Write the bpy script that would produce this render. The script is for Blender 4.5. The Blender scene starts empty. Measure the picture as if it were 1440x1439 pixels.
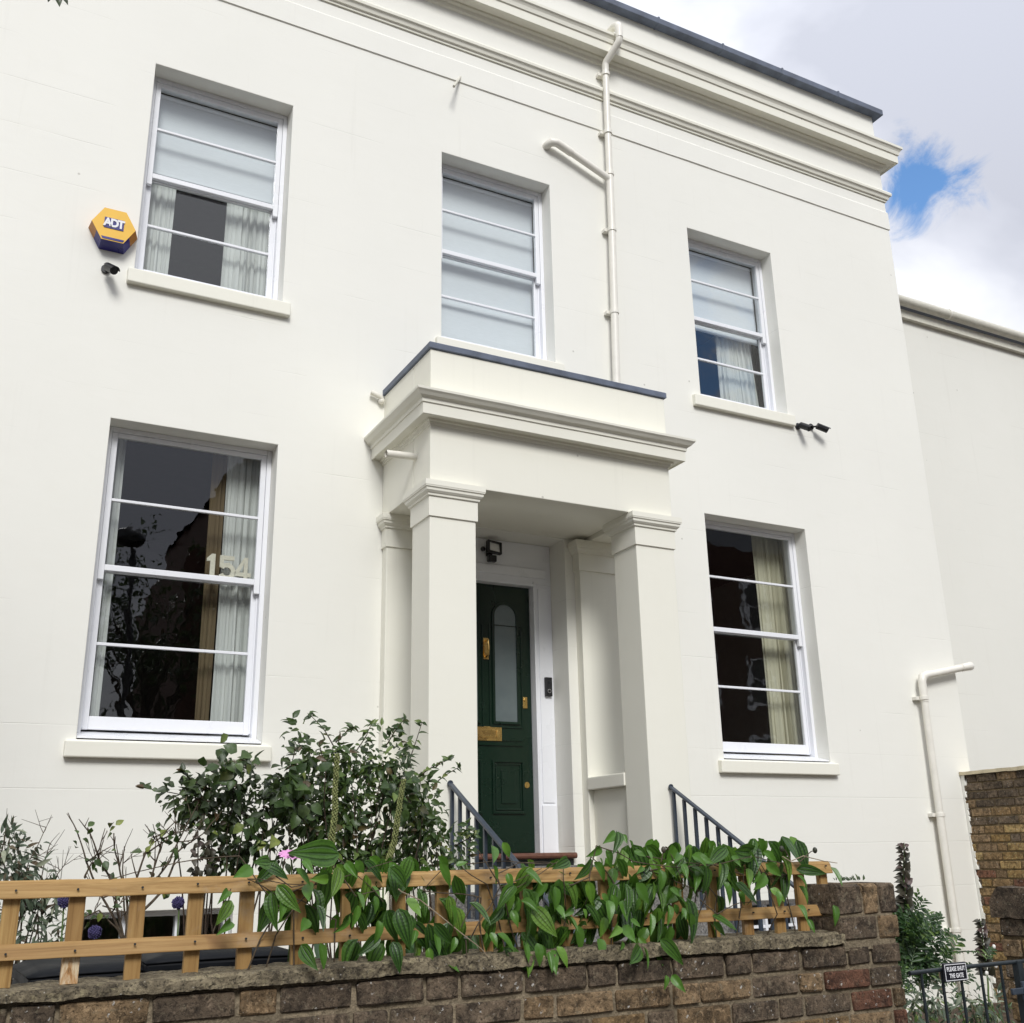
import bpy, math, random
from mathutils import Vector, Matrix, Quaternion, noise
random.seed(11)
R = math.radians
S = bpy.context.scene
COL = S.collection

# ------------------------------------------------------------------ camera
cam_d = bpy.data.cameras.new('camera')
cam = bpy.data.objects.new('camera', cam_d)
COL.objects.link(cam)
YAW, PIT, ROLL = .49178, .31785, -.02013
fw = Vector((math.sin(YAW)*math.cos(PIT), math.cos(YAW)*math.cos(PIT), math.sin(PIT)))
rt = Vector((math.cos(YAW), -math.sin(YAW), 0)); up = rt.cross(fw)
c_, s_ = math.cos(ROLL), math.sin(ROLL)
rt, up = c_*rt + s_*up, -s_*rt + c_*up
cam.matrix_world = Matrix((( rt.x, up.x, -fw.x, 0), (rt.y, up.y, -fw.y, -8), (rt.z, up.z, -fw.z, 1.65), (0, 0, 0, 1)))
cam_d.sensor_fit = 'HORIZONTAL'; cam_d.sensor_width = 36; cam_d.lens = 37.165
cam_d.clip_start = .05; cam_d.clip_end = 3000
S.camera = cam

# ------------------------------------------------------------------ sky, sun, exposure
SUN_EL, SUN_AZ = R(40), R(-16)          # azimuth measured from -Y towards +X
W = bpy.data.worlds.new('World'); S.world = W; W.use_nodes = True
nt = W.node_tree; nt.nodes.clear()
def wn(t, **k):
    n = nt.nodes.new(t)
    for a, v in k.items(): setattr(n, a, v)
    return n
L = nt.links.new
out = wn('ShaderNodeOutputWorld'); bg = wn('ShaderNodeBackground'); L(bg.outputs[0], out.inputs[0])
bg.inputs['Strength'].default_value = .1
sky = wn('ShaderNodeTexSky', sky_type='NISHITA', sun_disc=False)
sky.sun_elevation = SUN_EL; sky.sun_rotation = math.pi - SUN_AZ
sky.air_density = 1.0; sky.dust_density = .3; sky.ozone_density = 1.5
tc = wn('ShaderNodeTexCoord')
def wnoise(scale, detail, rough=.55, dist=0., off=(0, 0, 0)):
    m = wn('ShaderNodeMapping'); m.inputs['Location'].default_value = off; L(tc.outputs['Generated'], m.inputs[0])
    m.inputs['Scale'].default_value = (1, 1, 1.5)
    n = wn('ShaderNodeTexNoise'); n.inputs['Scale'].default_value = scale; n.inputs['Detail'].default_value = detail
    n.inputs['Roughness'].default_value = rough; n.inputs['Distortion'].default_value = dist; L(m.outputs[0], n.inputs['Vector']); return n
def wramp(src, stops, interp='LINEAR'):
    r = wn('ShaderNodeValToRGB'); r.color_ramp.interpolation = interp
    e = r.color_ramp.elements
    while len(e) < len(stops): e.new(.5)
    for q, (p, c) in zip(e, stops): q.position = p; q.color = (*c, 1) if len(c) == 3 else (c[0],)*3 + (1,)
    L(src, r.inputs[0]); return r
def wmath(op, a, b=None, clamp=False):
    n = wn('ShaderNodeMath', operation=op, use_clamp=clamp)
    for i, v in enumerate((a, b)):
        if v is None: continue
        if isinstance(v, (int, float)): n.inputs[i].default_value = v
        else: L(v, n.inputs[i])
    return n.outputs[0]
shade = wnoise(2.3, 6, .52, .25, (5.5, 5.0, 9.1))
cloud = wramp(shade.outputs[0], [(.37, (3.0, 3.12, 3.55)), (.46, (3.8, 3.92, 4.35)), (.56, (5.2, 5.3, 5.55))])
wisp = wnoise(11, 10, .64, .6, (1.3, 5.4, .7))
gap = None
for (gx, gy, gz, rad) in ((.668, .524, .529, .037), (.55, -.70, .45, .085), (-.35, -.62, .70, .22), (.95, .1, .3, .18)):
    vm = wn('ShaderNodeVectorMath', operation='DISTANCE'); L(tc.outputs['Generated'], vm.inputs[0])
    n = Vector((gx, gy, gz)).normalized(); vm.inputs[1].default_value = n
    d = wmath('DIVIDE', vm.outputs['Value'], rad)
    d = wmath('ADD', d, wmath('MULTIPLY', wmath('SUBTRACT', wisp.outputs[0], .5), 5.2))
    gap = d if gap is None else wmath('MINIMUM', gap, d)
cover = wramp(wmath('MULTIPLY', gap, .72), [(.08, (0,)), (.98, (1,))], 'EASE')
sep = wn('ShaderNodeSeparateXYZ'); L(tc.outputs['Generated'], sep.inputs[0])
zen = wmath('ADD', wmath('MULTIPLY', wmath('MAXIMUM', sep.outputs['Z'], 0), .8), .62)     # an overcast sky is brighter overhead
hs = wn('ShaderNodeHueSaturation'); hs.inputs['Saturation'].default_value = 1.16; hs.inputs['Value'].default_value = 1.15; L(sky.outputs[0], hs.inputs['Color'])
cm = wn('ShaderNodeVectorMath', operation='SCALE'); L(cloud.outputs[0], cm.inputs[0]); L(zen, cm.inputs['Scale'])
mix = wn('ShaderNodeMix', data_type='RGBA'); L(cover.outputs[0], mix.inputs['Factor']); L(hs.outputs[0], mix.inputs['A']); L(cm.outputs[0], mix.inputs['B'])
L(mix.outputs['Result'], bg.inputs['Color'])
sd = bpy.data.lights.new('sun', 'SUN'); sd.energy = 1.25; sd.angle = R(20); sd.color = (1, .985, .955)
sun = bpy.data.objects.new('sun', sd); COL.objects.link(sun)
sv = Vector((math.sin(SUN_AZ)*math.cos(SUN_EL), -math.cos(SUN_AZ)*math.cos(SUN_EL), math.sin(SUN_EL)))
sun.rotation_euler = sv.to_track_quat('Z', 'Y').to_euler()
VS = S.view_settings
VS.view_transform = 'Standard'; VS.look = 'None'; VS.gamma = 1; VS.use_curve_mapping = False; VS.exposure = 1.06
S.cycles.max_bounces = 8; S.cycles.transparent_max_bounces = 12
S.render.film_transparent = False

# ------------------------------------------------------------------ material kit
class NT:
    def __init__(s, name):
        s.m = bpy.data.materials.new(name); s.m.use_nodes = True; s.t = s.m.node_tree; s.t.nodes.clear()
        s.out = s.n('ShaderNodeOutputMaterial')
    def n(s, t, **k):
        x = s.t.nodes.new(t)
        for a, v in k.items(): setattr(x, a, v)
        return x
    def l(s, a, b): s.t.links.new(a, b)
    def math(s, op, a, b=None, clamp=False):
        x = s.n('ShaderNodeMath', operation=op, use_clamp=clamp)
        for i, v in enumerate((a, b)):
            if v is None: continue
            if isinstance(v, (int, float)): x.inputs[i].default_value = v
            else: s.l(v, x.inputs[i])
        return x.outputs[0]
    def coord(s, kind='Object', scale=(1, 1, 1), jitter=False):
        if kind == 'World': o = s.n('ShaderNodeNewGeometry').outputs['Position']
        else: o = s.n('ShaderNodeTexCoord').outputs[kind]
        if jitter:
            oi = s.n('ShaderNodeObjectInfo'); v = s.n('ShaderNodeVectorMath', operation='ADD'); k = s.n('ShaderNodeCombineXYZ')
            r = s.math('MULTIPLY', oi.outputs['Random'], 37.)
            for i in range(3): s.l(r, k.inputs[i])
            s.l(o, v.inputs[0]); s.l(k.outputs[0], v.inputs[1]); o = v.outputs[0]
        if tuple(scale) != (1, 1, 1):
            mp = s.n('ShaderNodeMapping'); mp.inputs['Scale'].default_value = scale; s.l(o, mp.inputs[0]); o = mp.outputs[0]
        return o
    def noise(s, vec, scale, detail=4, rough=.55, dist=0.):
        x = s.n('ShaderNodeTexNoise'); x.inputs['Scale'].default_value = scale; x.inputs['Detail'].default_value = detail
        x.inputs['Roughness'].default_value = rough; x.inputs['Distortion'].default_value = dist; s.l(vec, x.inputs['Vector']); return x.outputs[0]
    def ramp(s, src, stops, interp='LINEAR'):
        r = s.n('ShaderNodeValToRGB'); r.color_ramp.interpolation = interp; e = r.color_ramp.elements
        while len(e) < len(stops): e.new(.5)
        for q, (p, c) in zip(e, stops): q.position = p; q.color = (*c, 1) if not isinstance(c, (int, float)) else (c, c, c, 1)
        s.l(src, r.inputs[0]); return r.outputs[0]
    def mix(s, f, a, b, mode='MIX'):
        x = s.n('ShaderNodeMix', data_type='RGBA', blend_type=mode)
        for sk, v in (('Factor', f), ('A', a), ('B', b)):
            if isinstance(v, (int, float)): x.inputs[sk].default_value = v if sk == 'Factor' else (v, v, v, 1)
            elif isinstance(v, tuple): x.inputs[sk].default_value = (*v, 1)
            else: s.l(v, x.inputs[sk])
        return x.outputs['Result']
    def bsdf(s, col=None, rough=.6, spec=.5, metal=0., height=None, bump=.3, dist=.01, coat=0.):
        b = s.n('ShaderNodeBsdfPrincipled')
        for k, v in (('Base Color', col), ('Roughness', rough)):
            if v is None: continue
            if isinstance(v, tuple): b.inputs[k].default_value = (*v, 1)
            elif isinstance(v, (int, float)): b.inputs[k].default_value = v
            else: s.l(v, b.inputs[k])
        b.inputs['Specular IOR Level'].default_value = spec; b.inputs['Metallic'].default_value = metal; b.inputs['Coat Weight'].default_value = coat
        if height is not None:
            bp = s.n('ShaderNodeBump'); bp.inputs['Strength'].default_value = bump; bp.inputs['Distance'].default_value = dist
            s.l(height, bp.inputs['Height']); s.l(bp.outputs[0], b.inputs['Normal'])
        return b
    def done(s, b): s.l(b.outputs[0], s.out.inputs['Surface']); return s.m
def plain(name, col, rough=.5, spec=.5, metal=0., var=.1, scale=14., bump=.08, kind='World', coat=0., stretch=(1, 1, 1)):
    t = NT(name); v = t.coord(kind, stretch); n = t.noise(v, scale, 5)
    c = t.ramp(n, [(.3, tuple(x*(1-var) for x in col)), (.7, tuple(min(1, x*(1+var)) for x in col))])
    f = t.noise(v, scale*9, 3)
    r = t.ramp(n, [(.3, max(.02, rough-.06)), (.7, min(1, rough+.08))])
    return t.done(t.bsdf(c, r, spec, metal, f, bump, .004, coat))
M = {}
def stucco(name, col, lines=0.):
    t = NT(name); v = t.coord('World')
    big = t.noise(v, .55, 4); mid = t.noise(v, 5., 5); fine = t.noise(v, 130, 3, .6); trowel = t.noise(t.coord('World', (1, 1, 2.2)), 2.6, 3, .5, .6)
    c = t.ramp(big, [(.3, tuple(x*.975 for x in col)), (.7, tuple(min(.88, x*1.015) for x in col))])
    c = t.mix(t.ramp(mid, [(.55, 0.), (.8, .10)]), c, (col[0]*.9, col[1]*.88, col[2]*.82))
    streak = t.noise(t.coord('World', (9, 9, .35)), 1.6, 4, .6)
    c = t.mix(t.ramp(streak, [(.60, 0.), (.82, .13)]), c, (.50, .48, .42))
    speck = t.n('ShaderNodeTexVoronoi'); speck.inputs['Scale'].default_value = 2.3; t.l(v, speck.inputs['Vector'])
    c = t.mix(t.ramp(speck.outputs['Distance'], [(.018, .55), (.03, 0.)]), c, (.35, .33, .28))
    h = t.math('ADD', t.math('MULTIPLY', trowel, .24), t.math('MULTIPLY', fine, .055))
    if lines:
        sx = t.n('ShaderNodeSeparateXYZ'); t.l(v, sx.inputs[0])
        wob = t.math('MULTIPLY', t.noise(v, 1.2, 2), .012)
        ph = t.math('FRACT', t.math('DIVIDE', t.math('ADD', t.math('ADD', sx.outputs['Z'], wob), .172), .4265))
        ln = t.ramp(t.math('ABSOLUTE', t.math('SUBTRACT', ph, .5)), [(0., 1.), (.011, 0.)])
        low = t.ramp(t.math('MULTIPLY', sx.outputs['Z'], .1), [(.22, 1.), (.30, .0)])
        brk = t.ramp(t.noise(t.coord('World', (.9, 1, 2.3)), 1.5, 3), [(.50, 0.), (.62, .8)])
        ln = t.math('MULTIPLY', ln, t.math('MAXIMUM', t.math('MULTIPLY', low, .75), brk))
        h = t.math('SUBTRACT', h, t.math('MULTIPLY', ln, lines))
        c = t.mix(t.math('MULTIPLY', ln, .22), c, (.42, .40, .36))
    M[name] = t.done(t.bsdf(c, .62, .35, 0, h, .55, .012))
stucco('wall_render', (.805, .797, .735), .24)
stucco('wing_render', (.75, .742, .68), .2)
stucco('trim_render', (.81, .795, .70))
M['white_gloss'] = plain('white_gloss', (.80, .81, .84), .30, .5, var=.012, scale=3, bump=0.)
M['pipe_paint'] = plain('pipe_paint', (.76, .735, .66), .35, .5, var=.04, bump=.05)
M['gutter_paint'] = plain('gutter_paint', (.60, .58, .50), .45, .4, var=.12, bump=.05, stretch=(1, 1, 5))
M['lead'] = plain('lead', (.11, .13, .175), .55, .4, 0., var=.28, scale=6, bump=.2)
M['rail_paint'] = plain('rail_paint', (.036, .047, .064), .40, .5, var=.2, scale=20, bump=.15)
M['gate_paint'] = plain('gate_paint', (.013, .019, .023), .45, .5, var=.25, scale=25, bump=.2)
M['black_plastic'] = plain('black_plastic', (.012, .012, .014), .35, .5, var=.1, bump=.05)
M['bin_plastic'] = plain('bin_plastic', (.007, .008, .010), .50, .10, var=.3, scale=9, bump=.12)
M['door_paint'] = plain('door_paint', (.0035, .0165, .0085), .27, .45, var=.04, scale=2, bump=0.)
M['brass'] = plain('brass', (.72, .48, .17), .25, .5, 1., var=.15, bump=.05)
M['steel'] = plain('steel', (.55, .55, .56), .3, .5, 1., var=.1)
M['yellow'] = plain('yellow', (.78, .45, .025), .38, .5, var=.04, bump=.02)
M['amber'] = plain('amber', (.42, .16, .012), .35, .5, var=.2, scale=60, bump=.1)
M['navy'] = plain('navy', (.015, .012, .17), .3, .5, var=.1, bump=.02)
M['sign_white'] = plain('sign_white', (.8, .8, .82), .5, .3, var=.03)
M['sign_black'] = plain('sign_black', (.006, .007, .012), .3, .5, var=.1)
M['digit'] = plain('digit', (.62, .58, .48), .7, .2, var=.1, scale=40)
M['blind'] = plain('blind', (.66, .68, .71), .8, .2, var=.03, stretch=(1, 1, 9), bump=.1)
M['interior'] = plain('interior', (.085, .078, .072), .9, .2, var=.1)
M['dark_floor'] = plain('dark_floor', (.07, .045, .03), .6, .3)
M['terracotta'] = plain('terracotta', (.13, .055, .035), .45, .4, var=.25, scale=25, bump=.2)
M['step_black'] = plain('step_black', (.014, .018, .020), .35, .5)
M['asphalt'] = plain('asphalt', (.05, .05, .052), .9, .3, var=.2, scale=5, bump=.6)
M['paving'] = plain('paving', (.13, .125, .115), .85, .3, var=.14, scale=3, bump=.4)
M['pale_mortar'] = plain('pale_mortar', (.56, .49, .34), .9, .2, var=.2, scale=12, bump=.5)
M['soil'] = plain('soil', (.07, .05, .035), .95, .2, var=.35, scale=7, bump=.8)
def stone(name):
    t = NT(name); v = t.coord('World'); a = t.noise(v, 13, 8, .72, .3); b = t.noise(v, 85, 5, .75); e = t.noise(v, 40, 6, .7, .4)
    c = t.ramp(a, [(.34, (.080, .066, .046)), (.5, (.215, .178, .118)), (.66, (.36, .305, .20))])
    c = t.mix(t.ramp(b, [(.38, .85), (.52, 0.)]), c, (.022, .019, .016))
    c = t.mix(t.ramp(e, [(.55, 0.), (.66, .7)]), c, (.36, .31, .19))
    vo = t.n('ShaderNodeTexVoronoi'); vo.inputs['Scale'].default_value = 60; t.l(v, vo.inputs['Vector'])
    c = t.mix(t.math('MULTIPLY', t.ramp(vo.outputs['Distance'], [(.14, 1.), (.2, 0.)]), t.ramp(t.noise(v, 15, 3), [(.54, 0.), (.6, .8)])), c, (.50, .47, .40))
    M[name] = t.done(t.bsdf(c, .95, .2, 0, t.math('ADD', t.math('MULTIPLY', a, .8), t.math('MULTIPLY', b, .45)), 1., .02))
stone('old_mortar')
def granite():
    t = NT('granite'); v = t.coord('World'); a = t.noise(v, 70, 4, .7); b = t.noise(v, 6, 4)
    c = t.ramp(a, [(.35, (.06, .06, .06)), (.5, (.17, .165, .155)), (.66, (.30, .285, .27))])
    c = t.mix(t.ramp(b, [(.45, 0.), (.7, .5)]), c, (.16, .14, .11))
    M['granite'] = t.done(t.bsdf(c, .9, .3, 0, a, .8, .006))
granite()
def brick(name, lo, hi, soot, lichen=.25):
    t = NT(name); v = t.coord('World'); oi = t.n('ShaderNodeObjectInfo')
    base = t.mix(oi.outputs['Random'], lo, hi)
    a = t.noise(v, 22, 8, .72, .4); b = t.noise(v, 110, 5, .75); d = t.noise(v, 6, 6, .65, .3); e = t.noise(v, 45, 6, .7, .5)
    c = t.mix(t.ramp(a, [(.40, .85), (.56, 0.)]), base, tuple(x*.30 for x in lo))
    c = t.mix(t.ramp(e, [(.54, 0.), (.68, .8)]), c, tuple(min(.6, x*1.45+.02) for x in hi))
    c = t.mix(t.math('MULTIPLY', t.ramp(d, [(.38, 0.), (.58, 1.)]), soot), c, (.016, .014, .013))
    c = t.mix(t.math('MULTIPLY', t.ramp(t.noise(v, 30, 6, .75, .6), [(.55, 0.), (.66, 1.)]), lichen), c, (.29, .25, .17))
    c = t.mix(t.ramp(b, [(.36, .75), (.47, 0.)]), c, (.012, .010, .009))
    vo = t.n('ShaderNodeTexVoronoi'); vo.inputs['Scale'].default_value = 42; vo.inputs['Randomness'].default_value = 1.; t.l(t.mix(.04, v, t.noise(v, 60, 2)), vo.inputs['Vector'])
    fl = t.math('MULTIPLY', t.ramp(vo.outputs['Distance'], [(.13, 1.), (.19, 0.)]), t.ramp(t.noise(v, 8, 3), [(.53, 0.), (.58, .9)]))
    c = t.mix(fl, c, (.52, .50, .46))
    h = t.math('ADD', t.math('ADD', t.math('MULTIPLY', a, .9), t.math('MULTIPLY', b, .35)), t.math('MULTIPLY', d, .5))
    M[name] = t.done(t.bsdf(c, .93, .25, 0, h, 1., .020))
brick('brick_sooty', (.140, .102, .068), (.24, .178, .120), .46, .6)
brick('brick_brown', (.24, .160, .086), (.39, .268, .150), .26, .5)
brick('brick_red', (.18, .082, .050), (.27, .130, .078), .40, .3)
brick('brick_yellow', (.34, .215, .085), (.52, .36, .16), .12, .15)
brick('brick_ochre', (.28, .18, .085), (.41, .275, .135), .25, .15)
def mortar(name, col, dirt=.5):
    t = NT(name); v = t.coord('World'); a = t.noise(v, 12, 6, .65); b = t.noise(v, 90, 4, .7)
    c = t.ramp(a, [(.35, tuple(x*.55 for x in col)), (.65, col)])
    c = t.mix(t.ramp(b, [(.4, dirt), (.6, 0.)]), c, tuple(x*.3 for x in col))
    M[name] = t.done(t.bsdf(c, .95, .2, 0, t.math('ADD', a, b), 1., .01))
mortar('mortar', (.34, .275, .185), .6); mortar('mortar_yellow', (.31, .235, .135), .5)
def wood(name, axis):
    t = NT(name); sc = [34., 34., 34.]; sc[axis] = 1.6
    v = t.coord('World', tuple(sc)); g = t.noise(v, 1., 6, .68, 1.4); p = t.noise(t.coord('World', jitter=True), 7, 3); f = t.noise(v, 4., 3)
    c = t.ramp(g, [(.30, (.125, .068, .022)), (.43, (.295, .172, .057)), (.66, (.435, .280, .108))])
    oi = t.n('ShaderNodeObjectInfo')
    c = t.mix(t.math('MULTIPLY', oi.outputs['Random'], .35), c, (.20, .105, .042))
    c = t.mix(t.ramp(p, [(.62, 0.), (.74, .55)]), c, (.12, .048, .016))
    gw = t.noise(t.coord('World', (5, 5, 5)), 1.3, 5, .65)
    c = t.mix(t.ramp(gw, [(.55, 0.), (.70, .55)]), c, (.30, .235, .165))
    kn = t.n('ShaderNodeTexVoronoi'); kn.inputs['Scale'].default_value = 4.5; t.l(t.coord('World', (1, 1, 1)), kn.inputs['Vector'])
    c = t.mix(t.ramp(kn.outputs['Distance'], [(.05, .8), (.09, 0.)]), c, (.10, .045, .018))
    M[name] = t.done(t.bsdf(c, .62, .3, 0, t.math('ADD', g, f), .35, .003))
wood('wood_rail', 0); wood('wood_slat', 2)
t = NT('peeled_wood'); v = t.coord('World', (30, 30, 9)); g = t.noise(v, 1., 5, .65, .6)
M['peeled_wood'] = t.done(t.bsdf(t.ramp(g, [(.3, (.10, .05, .02)), (.42, (.40, .22, .09)), (.55, (.62, .52, .36)), (.7, (.50, .34, .17))]), .7, .3, 0, g, .6, .005))
def glass(name, tint=(.93, .96, .95), wav=.012):
    t = NT(name); v = t.coord('World'); n = t.noise(v, 2.2, 3, .5)
    bp = t.n('ShaderNodeBump'); bp.inputs['Strength'].default_value = wav*3; bp.inputs['Distance'].default_value = .05; t.l(n, bp.inputs['Height'])
    lw = t.n('ShaderNodeLayerWeight'); lw.inputs['Blend'].default_value = .5
    f = t.math('ADD', t.math('MULTIPLY', t.math('POWER', lw.outputs['Facing'], 4.), .85), .085, True)
    tr = t.n('ShaderNodeBsdfTransparent'); tr.inputs[0].default_value = (*tint, 1)
    gl = t.n('ShaderNodeBsdfGlossy'); gl.inputs['Roughness'].default_value = 0.; gl.inputs['Color'].default_value = (.97, .98, 1, 1); t.l(bp.outputs[0], gl.inputs['Normal'])
    mx = t.n('ShaderNodeMixShader'); t.l(f, mx.inputs[0]); t.l(tr.outputs[0], mx.inputs[1]); t.l(gl.outputs[0], mx.inputs[2])
    M[name] = t.done(mx)
glass('pane_glass')
t = NT('frosted_glass'); n = t.noise(t.coord('World'), 3, 3)
M['frosted_glass'] = t.done(t.bsdf(t.ramp(n, [(.3, (.10, .125, .13)), (.7, (.135, .165, .17))]), .22, .6))
def cloth(name, col):
    t = NT(name); v = t.coord('World', (24, 24, .8)); n = t.noise(v, 1., 3)
    c = t.ramp(n, [(.3, tuple(x*.86 for x in col)), (.7, col)])
    b = t.bsdf(c, .9, .1, 0, t.noise(t.coord('World'), 300, 2), .2, .002); tl = t.n('ShaderNodeBsdfTranslucent'); t.l(c, tl.inputs[0])
    mx = t.n('ShaderNodeMixShader'); mx.inputs[0].default_value = .25; t.l(b.outputs[0], mx.inputs[1]); t.l(tl.outputs[0], mx.inputs[2])
    M[name] = t.done(mx)
cloth('curtain_white', (.80, .81, .78)); cloth('curtain_cream', (.70, .66, .50)); cloth('curtain_gold', (.20, .15, .09))
def leafmat(name, dark, light, veins=0, rough=.38, young=None, trans=.28, brown=.0):
    t = NT(name); oi = t.n('ShaderNodeObjectInfo'); ge = t.n('ShaderNodeNewGeometry')
    r = t.math('FRACT', t.math('ADD', oi.outputs['Random'], ge.outputs['Random Per Island']))
    v = t.coord('World'); n = t.noise(v, 45, 4, .6)
    c = t.mix(r, dark, light)
    if young: c = t.mix(t.ramp(r, [(.82, 0.), (.97, .85)]), c, young)
    if brown: c = t.mix(t.ramp(t.math('FRACT', t.math('MULTIPLY', r, 7.3)), [(1-brown-.02, 0.), (1-brown, .8)]), c, (.11, .055, .025))
    c = t.mix(t.ramp(n, [(.35, .35), (.65, 0.)]), c, tuple(x*.5 for x in dark))
    h = n
    if veins:
        uv = t.n('ShaderNodeTexCoord').outputs['UV']; sx = t.n('ShaderNodeSeparateXYZ'); t.l(uv, sx.inputs[0])
        u = t.math('ABSOLUTE', t.math('SUBTRACT', sx.outputs['X'], .5))           # 0 midrib .. 0.5 margin
        d0 = t.math('ABSOLUTE', u); d1 = t.math('ABSOLUTE', t.math('SUBTRACT', u, .24))
        d = t.math('MINIMUM', d0, d1)
        ln = t.ramp(d, [(.012, 1.), (.05, 0.)])
        cross = t.n('ShaderNodeTexWave', bands_direction='Y'); cross.inputs['Scale'].default_value = 3.6; cross.inputs['Distortion'].default_value = 3.5; cross.inputs['Detail'].default_value = 2; t.l(uv, cross.inputs['Vector'])
        c = t.mix(t.math('MULTIPLY', cross.outputs['Fac'], .10), c, tuple(x*.6 for x in dark))
        c = t.mix(t.math('MULTIPLY', ln, .5), c, tuple(x*.6 for x in dark))
        band = t.ramp(d, [(.05, 0.), (.10, .25), (.2, 0.)])
        c = t.mix(band, c, tuple(min(.6, x*1.75) for x in light))
        edge = t.ramp(u, [(.445, 0.), (.49, .55)])
        c = t.mix(edge, c, tuple(min(.6, x*1.5) for x in light))
        h = t.math('SUBTRACT', t.math('ADD', t.math('MULTIPLY', cross.outputs['Fac'], .12), n), t.math('MULTIPLY', ln, 1.2))
    b = t.bsdf(c, rough, .5, 0, h, .5, .004); tl = t.n('ShaderNodeBsdfTranslucent')
    t.l(t.mix(.5, c, tuple(min(.7, x*1.3) for x in light)), tl.inputs[0])
    mx = t.n('ShaderNodeMixShader'); mx.inputs[0].default_value = trans; t.l(b.outputs[0], mx.inputs[1]); t.l(tl.outputs[0], mx.inputs[2])
    M[name] = t.done(mx)
leafmat('climber_leaf', (.009, .034, .006), (.074, .172, .020), 1, .38, (.20, .32, .04))
leafmat('dark_leaf', (.022, .036, .013), (.066, .104, .030), 0, .40, (.08, .13, .03), .2, .05)
leafmat('shrub_leaf', (.026, .052, .014), (.084, .142, .034), 0, .42, (.17, .24, .05), .24, .04)
leafmat('green_leaf', (.028, .058, .016), (.085, .145, .035), 0, .42, (.26, .30, .06), .25, .04)
leafmat('grey_leaf', (.055, .085, .050), (.15, .19, .12), 0, .6, (.40, .42, .30), .2, .08)
leafmat('lush_leaf', (.016, .046, .013), (.062, .130, .034), 0, .42, (.18, .28, .06), .25)
leafmat('bract', (.035, .038, .022), (.085, .070, .048), 0, .5, (.12, .07, .07), .15)
M['bark'] = plain('bark', (.055, .040, .028), .85, .2, var=.4, scale=60, bump=.6)
M['twig'] = plain('twig', (.085, .065, .045), .8, .2, var=.4, scale=60, bump=.5)
M['pale_twig'] = plain('pale_twig', (.30, .24, .17), .8, .2, var=.3, scale=60, bump=.5)
M['green_stem'] = plain('green_stem', (.09, .14, .04), .6, .3, var=.3, scale=50, bump=.3)
M['seed'] = plain('seed', (.20, .22, .085), .8, .2, var=.5, scale=70, bump=.6)
M['allium'] = plain('allium', (.065, .055, .14), .7, .2, var=.4, scale=60)
M['dry_head'] = plain('dry_head', (.20, .16, .11), .8, .2, var=.4, scale=60)
M['petal'] = plain('petal', (.62, .28, .52), .6, .3, var=.2, scale=60)
M['white_petal'] = plain('white_petal', (.75, .73, .68), .6, .3)
M['red_brick_far'] = plain('red_brick_far', (.085, .045, .035), .9, .2, var=.3, scale=8, bump=.3)
M['slate'] = plain('slate', (.05, .055, .065), .6, .4, var=.3)
M['dark_window'] = plain('dark_window', (.02, .022, .025), .08, .5, var=.2)
M['lamp_lens'] = plain('lamp_lens', (.85, .85, .83), .3, .6)
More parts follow.
